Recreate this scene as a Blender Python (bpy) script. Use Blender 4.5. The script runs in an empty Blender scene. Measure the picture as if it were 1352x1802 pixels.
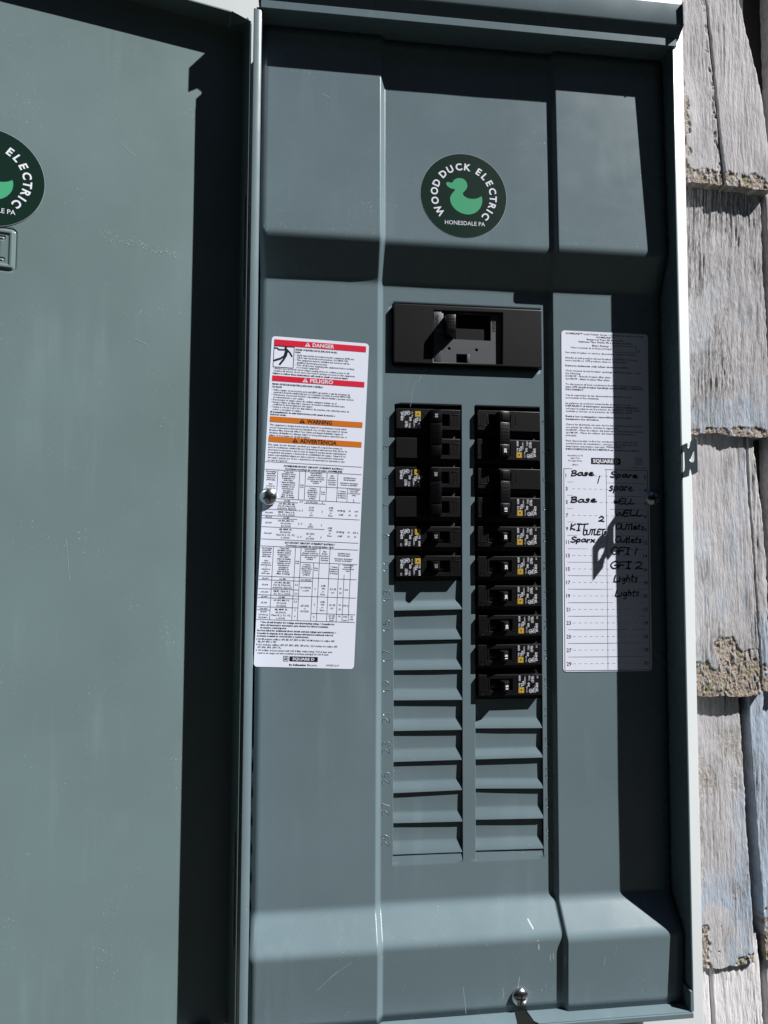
import bpy, bmesh, math, random
import numpy as np
from mathutils import Vector, Matrix, Euler
random.seed(7)
MM = 0.001
scene = bpy.context.scene
COL = scene.collection

# ------------------------------------------------------------------ camera, sky, sun, exposure
def Rcam(yaw, pitch, roll):
    f = Vector((math.sin(yaw)*math.cos(pitch), math.cos(yaw)*math.cos(pitch), math.sin(pitch)))
    r = Vector((math.cos(yaw), -math.sin(yaw), 0)); u = r.cross(f)
    cr, sr = math.cos(roll), math.sin(roll)
    r2 = r*cr + u*sr; u2 = u*cr - r*sr
    return Matrix((r2, u2, -f)).transposed()
cam_d = bpy.data.cameras.new('camera'); cam = bpy.data.objects.new('camera', cam_d); COL.objects.link(cam)
cam.matrix_world = Matrix.Translation(Vector((-141.18, -579.36, -126.69))*MM) @ Rcam(math.radians(6.639), math.radians(3.223), math.radians(0.222)).to_4x4()
cam_d.sensor_fit = 'VERTICAL'; cam_d.sensor_height = 24.0; cam_d.lens = 24.0*1200/1802
cam_d.clip_start = 0.01; cam_d.clip_end = 500
scene.camera = cam

SUNV = Vector((1.75, -1.0, 2.17)).normalized()
world = bpy.data.worlds.new('World'); scene.world = world; world.use_nodes = True
nt = world.node_tree; bg = nt.nodes['Background']
sky = nt.nodes.new('ShaderNodeTexSky'); sky.sky_type = 'NISHITA'; sky.sun_disc = False
sky.sun_elevation = math.asin(SUNV.z); sky.sun_rotation = math.atan2(SUNV.x, SUNV.y)
sky.altitude = 400; sky.air_density = 0.2; sky.dust_density = 0.1; sky.ozone_density = 1.5
nt.links.new(sky.outputs[0], bg.inputs[0]); bg.inputs[1].default_value = 0.05
sd = bpy.data.lights.new('sun', 'SUN'); sd.energy = 5.0; sd.angle = math.radians(0.5); sd.color = (1.0, 0.985, 0.96)
sun = bpy.data.objects.new('sun', sd); COL.objects.link(sun)
sun.rotation_euler = SUNV.to_track_quat('Z', 'Y').to_euler(); sun.location = SUNV*3
scene.view_settings.view_transform = 'Standard'
scene.view_settings.look = 'None'
scene.view_settings.gamma = 1.0
scene.view_settings.use_curve_mapping = False
scene.view_settings.exposure = 0.85

# ------------------------------------------------------------------ helpers
def link(o, parent=None):
    COL.objects.link(o)
    if parent: o.parent = parent
    return o
def empty(name, loc=(0, 0, 0)):
    o = bpy.data.objects.new(name, None); o.empty_display_size = .02
    o.location = Vector(loc)*MM; return link(o)
def tag(o, label=None, cat=None, group=None, kind=None):
    if label: o['label'] = label
    if cat: o['category'] = cat
    if group: o['group'] = group
    if kind: o['kind'] = kind
    return o
def mesh(name, V, F, mat, parent=None, off=(0, 0, 0), smooth=False, mats=None, mi=None, sharp=None):
    """V in millimetres (world); off = parent's origin in mm"""
    V = np.asarray(V, float) - np.asarray(off, float)
    m = bpy.data.meshes.new(name); m.from_pydata((V*MM).tolist(), [], [tuple(f) for f in F])
    for mm_ in (mats or [mat]): m.materials.append(mm_)
    if mi is not None: m.polygons.foreach_set('material_index', mi)
    m.polygons.foreach_set('use_smooth', [smooth]*len(m.polygons))
    m.update()
    if smooth and sharp: m.set_sharp_from_angle(angle=math.radians(sharp))
    return link(bpy.data.objects.new(name, m), parent)
class MB:
    """collects pieces in mm into one mesh"""
    def __init__(s): s.V = []; s.F = []
    def add(s, V, F):
        n = len(s.V); s.V += [tuple(v) for v in V]; s.F += [tuple(i+n for i in f) for f in F]; return s
    def box(s, x0, x1, y0, y1, z0, z1, b=0.0):
        if b <= 0:
            V = [(x, y, z) for x in (x0, x1) for y in (y0, y1) for z in (z0, z1)]
            F = [(0,1,3,2),(4,6,7,5),(0,4,5,1),(2,3,7,6),(0,2,6,4),(1,5,7,3)]
            return s.add(V, F)
        bm = bmesh.new(); bmesh.ops.create_cube(bm, size=1)
        for v in bm.verts: v.co = Vector(((x0+x1)/2+v.co.x*(x1-x0), (y0+y1)/2+v.co.y*(y1-y0), (z0+z1)/2+v.co.z*(z1-z0)))
        bmesh.ops.bevel(bm, geom=list(bm.edges), offset=b, segments=2, affect='EDGES', profile=.5)
        return s.bm(bm)
    def bm(s, bm):
        bm.verts.ensure_lookup_table(); bm.verts.index_update()
        s.add([tuple(v.co) for v in bm.verts], [tuple(v.index for v in f.verts) for f in bm.faces]); bm.free(); return s
    def hexa(s, P, b=0.0):
        """8 points: front quad (4, ccw) then back quad (4)"""
        bm = bmesh.new(); v = [bm.verts.new(p) for p in P]
        for f in ((0,1,2,3),(7,6,5,4),(0,4,5,1),(1,5,6,2),(2,6,7,3),(3,7,4,0)): bm.faces.new([v[i] for i in f])
        bmesh.ops.recalc_face_normals(bm, faces=bm.faces)
        if b: bmesh.ops.bevel(bm, geom=list(bm.edges), offset=b, segments=2, affect='EDGES', profile=.5)
        return s.bm(bm)
    def tube(s, pts, r, n=8, cap=True):
        pts = [Vector(p) for p in pts]; V = []; F = []
        for i, p in enumerate(pts):
            d = (pts[min(i+1, len(pts)-1)]-pts[max(i-1, 0)]).normalized()
            a = d.orthogonal().normalized() if i == 0 else (a - d*a.dot(d)).normalized()
            b = d.cross(a)
            for k in range(n):
                t = 2*math.pi*k/n; V.append(p+(a*math.cos(t)+b*math.sin(t))*r)
        for i in range(len(pts)-1):
            for k in range(n):
                F.append((i*n+k, i*n+(k+1) % n, (i+1)*n+(k+1) % n, (i+1)*n+k))
        if cap: F += [tuple(range(n))[::-1], tuple((len(pts)-1)*n+k for k in range(n))]
        return s.add(V, F)
    def lathe(s, c, prof, n=32, rot=0):
        """axis along -Y, prof = [(r, y)]"""
        V = []; F = []
        for r, y in prof:
            for k in range(n):
                t = 2*math.pi*k/n; V.append((c[0]+r*math.cos(t), c[1]+y, c[2]+r*math.sin(t)))
        for i in range(len(prof)-1):
            for k in range(n): F.append((i*n+k, (i+1)*n+k, (i+1)*n+(k+1) % n, i*n+(k+1) % n))
        F.append(tuple((len(prof)-1)*n+k for k in range(n)))
        return s.add(V, F)
    def build(s, name, mat, parent=None, off=(0, 0, 0), smooth=False, sharp=None):
        return mesh(name, s.V, s.F, mat, parent, off, smooth, sharp=sharp)
_dg = None
def curve_mesh(cu):
    """curve datablock -> (V, F) lists, no operators"""
    o = bpy.data.objects.new('tmp', cu); COL.objects.link(o)
    bpy.context.view_layer.update()
    me = bpy.data.meshes.new_from_object(o.evaluated_get(bpy.context.evaluated_depsgraph_get()))
    n = len(me.vertices); a = np.zeros(n*3); me.vertices.foreach_get('co', a)
    F = [tuple(p.vertices) for p in me.polygons]
    bpy.data.objects.remove(o); bpy.data.meshes.remove(me); bpy.data.curves.remove(cu)
    return a.reshape(-1, 3), F
def slab(outlines, y_front, thick, bevel=0.0, s=1.0):
    """2D outlines (x,z) in mm, the first outer, the rest holes; front face at y_front, going back (+y)"""
    cu = bpy.data.curves.new('c', 'CURVE'); cu.dimensions = '2D'; cu.fill_mode = 'BOTH'
    for ol in outlines:
        sp = cu.splines.new('POLY'); sp.points.add(len(ol)-1)
        for i, p in enumerate(ol): sp.points[i].co = (p[0], p[1], 0, 1)
        sp.use_cyclic_u = True
    cu.extrude = thick/2-bevel; cu.bevel_depth = bevel; cu.bevel_resolution = 1; cu.offset = -bevel
    V, F = curve_mesh(cu)
    W = np.stack([V[:, 0], y_front+thick/2-V[:, 2], V[:, 1]], 1)
    return W, F
def rect(x0, x1, z0, z1): return [(x0, z0), (x1, z0), (x1, z1), (x0, z1)]
def rrect(x0, x1, z0, z1, r, n=5):
    P = []
    for cx, cz, a0 in ((x1-r, z0+r, -90), (x1-r, z1-r, 0), (x0+r, z1-r, 90), (x0+r, z0+r, 180)):
        for k in range(n+1):
            a = math.radians(a0+90*k/n); P.append((cx+r*math.cos(a), cz+r*math.sin(a)))
    return P
# ---- text: built once per string as flat outlines
_font = {}
def text2d(s, bold=0.0, res=2, spacing=1.0):
    key = (s, bold, res, spacing)
    if key not in _font:
        cu = bpy.data.curves.new('t', 'FONT'); cu.body = s; cu.size = 1; cu.resolution_u = res; cu.offset = bold; cu.fill_mode = 'FRONT'
        cu.space_character = spacing
        V, F = curve_mesh(cu)
        if len(V) == 0: V = np.zeros((1, 3)); F = []
        _font[key] = (V[:, :2], F)
    return _font[key]
class Print:
    """flat print on a sheet: local frame (u right, v up) in mm"""
    def __init__(s): s.V = []; s.F = []; s.M = []
    def poly(s, P, m=0, lay=0):
        n = len(s.V); s.V += [(p[0], p[1], lay) for p in P]; s.F.append(tuple(range(n, n+len(P)))); s.M.append(m); return s
    def rect(s, x0, x1, z0, z1, m=0, lay=0): return s.poly([(x0, z0), (x1, z0), (x1, z1), (x0, z1)], m, lay)
    def line(s, a, b, w, m=0, lay=0):
        d = Vector((b[0]-a[0], b[1]-a[1])); L = d.length or 1; n = Vector((-d.y, d.x))/L*w/2
        return s.poly([(a[0]+n.x, a[1]+n.y), (a[0]-n.x, a[1]-n.y), (b[0]-n.x, b[1]-n.y), (b[0]+n.x, b[1]+n.y)], m, lay)
    def stroke(s, pts, w, m=0, lay=0):
        """pen stroke with round joints"""
        k = len(pts); V = []
        for i, p in enumerate(pts):
            a = pts[max(i-1, 0)]; b = pts[min(i+1, k-1)]
            d = Vector((b[0]-a[0], b[1]-a[1])); L = d.length or 1; n = Vector((-d.y, d.x))/L*w/2
            V += [(p[0]+n.x, p[1]+n.y), (p[0]-n.x, p[1]-n.y)]
        for i in range(k-1): s.poly([V[2*i], V[2*i+1], V[2*i+3], V[2*i+2]], m, lay)
        for p in (pts[0], pts[-1]): s.poly([(p[0]+w/2*math.cos(t*math.pi/3), p[1]+w/2*math.sin(t*math.pi/3)) for t in range(6)], m, lay+.02)
        return s
    def text(s, t, x, z, h, align='L', w=None, bold=0.0, rot=0, m=0, lay=0, res=1, spacing=1.0, shear=0):
        V, F = text2d(t, bold, res, spacing)
        x0, x1 = V[:, 0].min(), V[:, 0].max()
        k = h/0.69; kx = k if w is None else w/max(x1-x0, 1e-6)
        X = (V[:, 0]-x0)*kx; Z = V[:, 1]*k; X = X+Z*shear
        W = (x1-x0)*kx
        X -= {'L': 0, 'C': W/2, 'R': W}[align]
        c, sn = math.cos(math.radians(rot)), math.sin(math.radians(rot))
        n = len(s.V)
        s.V += [(x+a*c-b*sn, z+a*sn+b*c, lay) for a, b in zip(X, Z)]
        s.F += [tuple(i+n for i in f) for f in F]; s.M += [m]*len(F)
        return s
    def build(s, name, mats, parent, fn, off=(0, 0, 0)):
        """fn(u, v, lay) -> world mm"""
        V = [fn(*v) for v in s.V]
        return mesh(name, V, s.F, None, parent, off, mats=mats, mi=s.M)

# ------------------------------------------------------------------ materials
def newmat(name):
    m = bpy.data.materials.new(name); m.use_nodes = True; return m, m.node_tree, m.node_tree.nodes['Principled BSDF']
def simple(name, col, rough=.5, metal=0, spec=.5, bump=0, bscale=3000, var=0):
    m, t, b = newmat(name)
    b.inputs['Base Color'].default_value = (*col, 1); b.inputs['Roughness'].default_value = rough
    b.inputs['Metallic'].default_value = metal; b.inputs['Specular IOR Level'].default_value = spec
    tc = t.nodes.new('ShaderNodeTexCoord')
    nz = t.nodes.new('ShaderNodeTexNoise'); nz.inputs['Scale'].default_value = bscale; nz.inputs['Detail'].default_value = 3
    t.links.new(tc.outputs['Object'], nz.inputs['Vector'])
    if bump:
        bp = t.nodes.new('ShaderNodeBump'); bp.inputs['Strength'].default_value = bump; bp.inputs['Distance'].default_value = .0002
        t.links.new(nz.outputs[0], bp.inputs['Height']); t.links.new(bp.outputs[0], b.inputs['Normal'])
    if var:
        n2 = t.nodes.new('ShaderNodeTexNoise'); n2.inputs['Scale'].default_value = bscale/30; n2.inputs['Detail'].default_value = 4
        t.links.new(tc.outputs['Object'], n2.inputs['Vector'])
        rm = t.nodes.new('ShaderNodeMapRange'); rm.inputs[3].default_value = 1-var; rm.inputs[4].default_value = 1+var
        t.links.new(n2.outputs[0], rm.inputs[0])
        mx = t.nodes.new('ShaderNodeMix'); mx.data_type = 'RGBA'; mx.blend_type = 'MULTIPLY'; mx.inputs[0].default_value = 1
        mx.inputs[6].default_value = (*col, 1); t.links.new(rm.outputs[0], mx.inputs[7]); t.links.new(mx.outputs[2], b.inputs['Base Color'])
    return m
def paint_mat(name, col, rough=.265):
    """grey enamelled steel with dust specks, faint drips and orange peel"""
    m, t, b = newmat(name); N = t.nodes; L = t.links
    tc = N.new('ShaderNodeTexCoord')
    def noise(scale, detail=3, vec=None, rough=.5):
        n = N.new('ShaderNodeTexNoise'); n.inputs['Scale'].default_value = scale; n.inputs['Detail'].default_value = detail
        n.inputs['Roughness'].default_value = rough; L.new(vec or tc.outputs['Object'], n.inputs['Vector']); return n.outputs[0]
    def ramp(v, a, b_, c, d):
        r = N.new('ShaderNodeMapRange'); r.inputs[1].default_value = a; r.inputs[2].default_value = b_; r.inputs[3].default_value = c; r.inputs[4].default_value = d
        L.new(v, r.inputs[0]); return r.outputs[0]
    def math_(op, a, b_):
        r = N.new('ShaderNodeMath'); r.operation = op
        for i, v in enumerate((a, b_)):
            if isinstance(v, (int, float)): r.inputs[i].default_value = v
            else: L.new(v, r.inputs[i])
        return r.outputs[0]
    def mix(f, c1, c2):
        r = N.new('ShaderNodeMix'); r.data_type = 'RGBA'
        L.new(f, r.inputs[0])
        for i, c in ((6, c1), (7, c2)):
            if isinstance(c, tuple): r.inputs[i].default_value = (*c, 1)
            else: L.new(c, r.inputs[i])
        return r.outputs[2]
    big = ramp(noise(9, 4), .3, .7, 0, 1)
    base = mix(big, tuple(c*.91 for c in col), tuple(c*1.07 for c in col))
    mp = N.new('ShaderNodeMapping'); mp.inputs['Scale'].default_value = (60, 60, 5); L.new(tc.outputs['Object'], mp.inputs[0])
    streak = math_('MULTIPLY', ramp(noise(1, 5, mp.outputs[0], .6), .54, .8, 0, .30), ramp(noise(14, 2), .45, .65, 0, 1))
    base = mix(streak, base, tuple(min(1, c*1.5+.04) for c in col))
    zone = ramp(noise(22, 3), .5, .68, 0, 1)
    speck = math_('MULTIPLY', ramp(noise(900, 2), .70, .74, 0, .8), zone)
    speck2 = math_('MULTIPLY', ramp(noise(2600, 1), .69, .74, 0, .45), ramp(noise(30, 2), .58, .7, 0, 1))
    base = mix(math_('MAXIMUM', speck, speck2), base, (.52, .55, .55))
    L.new(base, b.inputs['Base Color'])
    rr = ramp(noise(45, 4), .3, .7, rough-.02, rough+.03); L.new(rr, b.inputs['Roughness'])
    b.inputs['Specular IOR Level'].default_value = .42
    bp = N.new('ShaderNodeBump'); bp.inputs['Strength'].default_value = .12; bp.inputs['Distance'].default_value = .0003
    L.new(noise(1100, 2), bp.inputs['Height']); 
    bp2 = N.new('ShaderNodeBump'); bp2.inputs['Strength'].default_value = .05; bp2.inputs['Distance'].default_value = .0015
    L.new(noise(13, 2), bp2.inputs['Height']); L.new(bp.outputs[0], bp2.inputs['Normal']); L.new(bp2.outputs[0], b.inputs['Normal'])
    return m
M_PAINT = paint_mat('grey_enamel', (.120, .167, .189))
M_DOOR = paint_mat('grey_enamel_door', (.121, .170, .176), .32)
M_BLACK = simple('black_plastic', (.0036, .0036, .0045), .42, spec=.30, bump=.25, bscale=1800, var=.35)
M_BLACK2 = simple('black_plastic_smooth', (.0035, .0035, .0048), .34, spec=.38, bump=.05, bscale=900, var=.3)
M_GREY = simple('grey_plastic', (.055, .058, .068), .5, bump=.3, bscale=2500, var=.15)
M_WHITE = simple('label_film_white', (.70, .735, .86), .38, bump=.05, bscale=150, var=.03)
M_INK = simple('black_ink', (.012, .012, .018), .4)
M_PEN = simple('marker_ink', (.006, .005, .010), .35)
M_RED = simple('red_ink', (.62, .012, .045), .4)
M_ORANGE = simple('orange_ink', (.56, .15, .01), .4)
M_YELLOW = simple('yellow_ink', (.70, .46, .06), .45)
M_PWHITE = simple('white_ink', (.62, .64, .72), .45)
M_STGREEN = simple('sticker_dark_green', (.006, .020, .015), .3, spec=.25)
M_DUCK = simple('sticker_light_green', (.055, .31, .165), .3)
M_ZINC = simple('zinc_screw', (.62, .64, .66), .22, metal=1, bump=.1, bscale=700)
M_STRIKE = simple('strike_steel', (.24, .30, .30), .35, metal=.4, bump=.15, bscale=500)
M_BOARD = simple('white_board_paint', (.63, .66, .675), .55, spec=.2, bump=.15, bscale=260, var=.03)
M_PVC = simple('dark_conduit', (.035, .033, .032), .45, bump=.1, bscale=400, var=.08)
M_GROUND = simple('low_bounce_lawn', (.020, .022, .017), .9, bump=.3, bscale=40, var=.4)
M_SHEATH = simple('dark_building_paper', (.03, .028, .027), .9, bump=.2, bscale=300)
M_SCRATCH = simple('scratch_pale', (.35, .39, .40), .5)

# ------------------------------------------------------------------ value noise
def vnoise(x, y, seed=0):
    xi = np.floor(x).astype(np.int64); yi = np.floor(y).astype(np.int64); xf = x-xi; yf = y-yi
    u = xf*xf*(3-2*xf); v = yf*yf*(3-2*yf)
    def h(a, b):
        n = (a*374761393 + b*668265263 + seed*1274126177) & 0xffffffff
        n = ((n ^ (n >> 13))*1274126177) & 0xffffffff
        return ((n ^ (n >> 16)) & 0xffff)/65535.0
    return (h(xi, yi)*(1-u)+h(xi+1, yi)*u)*(1-v)+(h(xi, yi+1)*(1-u)+h(xi+1, yi+1)*u)*v
def fbm(x, y, seed=0, o=4):
    s = 0; a = .5; t = 0
    for i in range(o): s = s+a*vnoise(x*2**i, y*2**i, seed+i*17); t += a; a *= .5
    return s/t
def sm(t): t = np.clip(t, 0, 1); return t*t*(3-2*t)

# ------------------------------------------------------------------ ground
g = mesh('ground', [(-60000, -60000, -1450), (60000, -60000, -1450), (60000, 60000, -1450), (-60000, 60000, -1450)], [(0, 1, 2, 3)], M_GROUND)
tag(g, 'unseen dark lawn added below the panel to keep bounce light low', kind='structure')  # unseen ground, added and kept dark so little light bounces up

# unseen dark spruces, added behind the camera to block sky light
def sky_block_trees():
    rw = random.Random(21); V = []; F = []
    spots = []
    for ring, (dist, n) in enumerate(((8.5, 34), (11.5, 38), (15, 40))):
        for k in range(n):
            a = math.radians(-178+176*(k+.5+rw.uniform(-.35, .35))/n)   # in front of the wall (-Y side)
            d = dist*rw.uniform(.93, 1.1)
            x, y = d*math.cos(a)*1.25, d*math.sin(a)
            if y > -1.5: y = -1.5
            az = math.degrees(math.atan2(x, -y))
            h = rw.uniform(7.5, 10.5)*(1+.12*ring)
            if 44 < az < 78: h *= .68        # kept lower here so the sun gets through
            spots.append((x, y, h, rw.uniform(1.1, 1.7)))
    for x, y, h, r in spots:
        z0 = -1.45; n = 11; L = 13; b = len(V)
        for j in range(L):
            t = j/L; rr = r*(1-t)**.85
            for q in range(n):
                aa = 2*math.pi*(q+.5*(j % 2))/n; k = rw.uniform(.72, 1.25)
                V.append((x+rr*k*math.cos(aa), y+rr*k*math.sin(aa), z0+.3+h*t-rw.uniform(0, .35)))
                V.append((x+rr*.42*math.cos(aa+.28), y+rr*.42*math.sin(aa+.28), z0+.3+h*(t+.6/L)))
            apex = len(V); V.append((x, y, z0+.3+h*min(1.0, t+1.6/L)))
            s0 = b; 
            for q in range(n):
                i0 = apex-2*n+2*q; i1 = apex-2*n+2*((q+1) % n)
                F += [(i0, i0+1, apex), (i0+1, i1, apex)]
    m = bpy.data.meshes.new('added_sky_block_spruces'); m.from_pydata(V, [], F)
    mt = simple('sky_block_needles', (.018, .022, .017), .9, spec=.1, bscale=6, var=.4); m.materials.append(mt)
    o = link(bpy.data.objects.new('added_sky_block_spruces', m)); o['kind'] = 'stuff'; o['label'] = 'unseen dark spruces added behind the camera to block sky light'; o['category'] = 'wood'
sky_block_trees()

# ------------------------------------------------------------------ shingled house wall
def wood_mat():
    m, t, b = newmat('weathered_painted_cedar'); N = t.nodes; L = t.links
    tc = N.new('ShaderNodeTexCoord')
    at = N.new('ShaderNodeAttribute'); at.attribute_name = 'bare'
    tint = N.new('ShaderNodeAttribute'); tint.attribute_name = 'tint'
    groove = N.new('ShaderNodeAttribute'); groove.attribute_name = 'wear_shade'
    def noise(vec, scale, detail=4, rough=.55):
        n = N.new('ShaderNodeTexNoise'); n.inputs['Scale'].default_value = scale; n.inputs['Detail'].default_value = detail
        n.inputs['Roughness'].default_value = rough; L.new(vec, n.inputs['Vector']); return n.outputs[0]
    def ramp(v, a, b_, c, d):
        r = N.new('ShaderNodeMapRange'); r.inputs[1].default_value = a; r.inputs[2].default_value = b_; r.inputs[3].default_value = c; r.inputs[4].default_value = d
        L.new(v, r.inputs[0]); return r.outputs[0]
    def mix(f, c1, c2, mode='MIX'):
        r = N.new('ShaderNodeMix'); r.data_type = 'RGBA'; r.blend_type = mode
        if isinstance(f, float): r.inputs[0].default_value = f
        else: L.new(f, r.inputs[0])
        for i, c in ((6, c1), (7, c2)):
            if isinstance(c, tuple): r.inputs[i].default_value = (*c, 1)
            else: L.new(c, r.inputs[i])
        return r.outputs[2]
    mp = N.new('ShaderNodeMapping'); mp.inputs['Scale'].default_value = (1, 1, .16); L.new(tc.outputs['Object'], mp.inputs[0])
    grain = noise(mp.outputs[0], 900, 4, .65); grain2 = noise(mp.outputs[0], 260, 4)
    fibre = noise(tc.outputs['Object'], 420, 4, .7)
    # paint: lavender white, chalky, cool blue where 'tint' says so
    paint = mix(ramp(noise(tc.outputs['Object'], 18, 4), .35, .65, 0, 1), (.43, .415, .438), (.51, .50, .515))
    fr = N.new('ShaderNodeAttribute'); fr.attribute_name = 'fresh'
    paint = mix(fr.outputs['Fac'], paint, (.66, .65, .67))
    paint = mix(tint.outputs['Fac'], paint, (.33, .43, .55))
    wr = mix(ramp(grain2, .35, .7, 0, 1), (.13, .12, .112), (.29, .28, .29))
    fm = N.new('ShaderNodeMath'); fm.operation = 'MULTIPLY'; L.new(groove.outputs['Fac'], fm.inputs[0]); L.new(ramp(grain, .38, .6, .15, 1), fm.inputs[1])
    paint = mix(fm.outputs[0], paint, wr)
    bare = mix(ramp(fibre, .3, .7, 0, 1), (.12, .085, .06), (.56, .48, .41))
    bare = mix(ramp(noise(tc.outputs['Object'], 55, 3), .5, .68, 0, .6), bare, (.20, .21, .09))
    L.new(mix(at.outputs['Fac'], paint, bare), b.inputs['Base Color'])
    b.inputs['Roughness'].default_value = .82; b.inputs['Specular IOR Level'].default_value = .2
    bp = N.new('ShaderNodeBump'); bp.inputs['Strength'].default_value = .75; bp.inputs['Distance'].default_value = .0012
    L.new(grain, bp.inputs['Height'])
    bp2 = N.new('ShaderNodeBump'); bp2.inputs['Distance'].default_value = .003; L.new(at.outputs['Fac'], bp2.inputs['Strength'])
    L.new(fibre, bp2.inputs['Height']); L.new(bp.outputs[0], bp2.inputs['Normal'])
    L.new(bp2.outputs[0], b.inputs['Normal'])
    return m
M_WOOD = wood_mat()
wall = empty('house_wall', (300, 105, -1400))
tag(wall, 'weathered house wall of overlapping lavender white wood shingles with peeling paint', 'wall')
WOFF = (300, 105, -1400)
mb = MB(); mb.box(-1500, 1300, 108, 128, -1400, 900); mb.build('sheathing', M_SHEATH, wall, WOFF)

def shingle(xl, xr, zb, zt, yb, yt, step=1.0, seed=1, rag=1.0, bare=None, tint=None, wear_shade=.35, grooves=1.0, ridge=None, label=None, slant=0.3, cup=0, fresh=0.0):
    """one shingle: front face displaced by brushed-out grain. xl(z), xr(z) edges; yb / yt front depth at butt and top"""
    fl = xl if callable(xl) else (lambda z: xl+0*z)
    fr = xr if callable(xr) else (lambda z: xr+0*z)
    nz = max(8, int((zt-zb)/(step*1.25))); wid = float(np.mean(fr(np.array([zb, zt]))-fl(np.array([zb, zt]))))
    nx = max(6, int(wid/(step*.75)))
    j, i = np.meshgrid(np.linspace(0, 1, nz+1), np.linspace(0, 1, nx+1), indexing='ij')
    Z = zb+(zt-zb)*j
    XL = fl(Z)+(fbm(Z/9, 0*Z+seed, seed+3)-.5)*1.6*rag; XR = fr(Z)+(fbm(Z/7, 0*Z+seed+9, seed+5)-.5)*2.2*rag
    X = XL+(XR-XL)*i
    drop = (fbm(X/7, 0*X, seed+11, 4)-.5)*3.2*rag + (fbm(X/34, 0*X+5, seed+13, 2)-.5)*5*rag
    Z = Z+drop*np.clip(1-j*7, 0, 1)
    # slanted grain coordinate
    xs = X-(Z-zb)*slant*.15+4*fbm(X/50, Z/90, seed+2, 2)
    gr = fbm(xs/1.9, Z/26, seed+21, 3); gr2 = fbm(xs/6.5, Z/70, seed+23, 2); gr3 = fbm(xs/4., Z/9, seed+27, 3)
    deep = np.clip((gr-.5)*2.6, -1, 1)
    wv = sm((fbm(X/30, Z/60, seed+31, 3)-.40)*4)
    disp = grooves*(.62*deep*(.35+.65*wv)+.8*(gr2-.5)+.55*(gr3-.5))
    lumps = 1.6*(fbm(X/28, Z/55, seed+41, 2)-.5)
    B = np.zeros_like(X)
    if bare is not None: B = np.clip(bare(X, Z, seed), 0, 1)
    B = B*(1-.85*sm((fbm(X/3.1, Z/6.5, seed+91, 3)-.60)*12)); B = np.clip(B*(.55+.9*fbm(X/5, Z/8, seed+93, 2)), 0, 1)
    fib = fbm(X/2.3+fbm(X/6, Z/6, seed+55, 2)*3, Z/2.8, seed+51, 3)-.5
    y = yb+(yt-yb)*j-disp*(1-B*.6)-lumps+B*(1.1-1.7*fib-1.1*(fbm(X/1.3+Z/5, Z/7, seed+57, 3)-.5))
    if cup: y = y-cup*((i-.5)**2*4)*(1-j)
    if ridge is not None:
        rx = ridge(Z); y = y+1.6*np.clip(1-np.abs(X-rx)/2.2, 0, 1)-1.3*sm((X-rx)/3)*sm(1-(X-rx-3)/30)
    # soften edges
    ed = np.minimum(X-XL, XR-X); y = y+np.clip(1-ed/1.5, 0, 1)**2*1.2
    T = np.zeros_like(X) if tint is None else np.clip(tint(X, Z, seed), 0, 1)
    Wr = np.clip(wear_shade*(.5+1.2*wv)*(.6+.8*fbm(X/14, Z/40, seed+61, 3)) + np.clip(-deep, 0, 1)*.55, 0, 1)
    n1 = nx+1
    V = np.stack([X, y, Z], -1).reshape(-1, 3); nf = len(V)
    F = (np.arange(nz)[:, None]*n1+np.arange(nx)[None, :]).reshape(-1)
    quads = np.stack([F, F+1, F+n1+1, F+n1], 1)
    # skirts back to the sheathing (left, right, bottom)
    back = 107.0
    bi = np.arange(n1); li = np.arange(nz+1)*n1; ri = li+nx
    V = V.tolist(); Q = quads.tolist()
    tail_b = list(T.reshape(-1)); 
    extra = []
    def skirt(idx, flip):
        base = len(V)
        for k in idx: V.append([V[k][0], back, V[k][2]+(0)]); extra.append(k)
        for a in range(len(idx)-1):
            q = [idx[a], base+a, base+a+1, idx[a+1]]
            Q.append(q if not flip else q[::-1])
    skirt(bi.tolist(), False); skirt(li.tolist(), True); skirt(ri.tolist(), False)
    o = mesh('shingle', V, Q, M_WOOD, wall, WOFF, smooth=True, sharp=50)
    for nm, arr in (('bare', B), ('tint', T), ('wear_shade', Wr), ('fresh', np.full_like(T, fresh))):
        a = o.data.attributes.new(nm, 'FLOAT', 'POINT'); f = arr.reshape(-1); f = np.concatenate([f, f[extra]*.3 if nm == 'bare' else (np.ones(len(extra))*.9 if nm == 'wear_shade' else f[extra])])  # skirt backs greyed through this mask, painting shade on butts and sides
        a.data.foreach_set('value', f.astype(np.float32))
    if label: o['label'] = label
    return o
def bottom_bare(h, amp, k=18):
    return lambda X, Z, s: sm((h+(fbm(X/k, Z/k, s+71, 4)-.5)*amp*2-(Z-Z.min()))/1.6)
R = lambda a, b, z0, z1: (lambda z: a+(b-a)*(z1-z)/(z1-z0))
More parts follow.
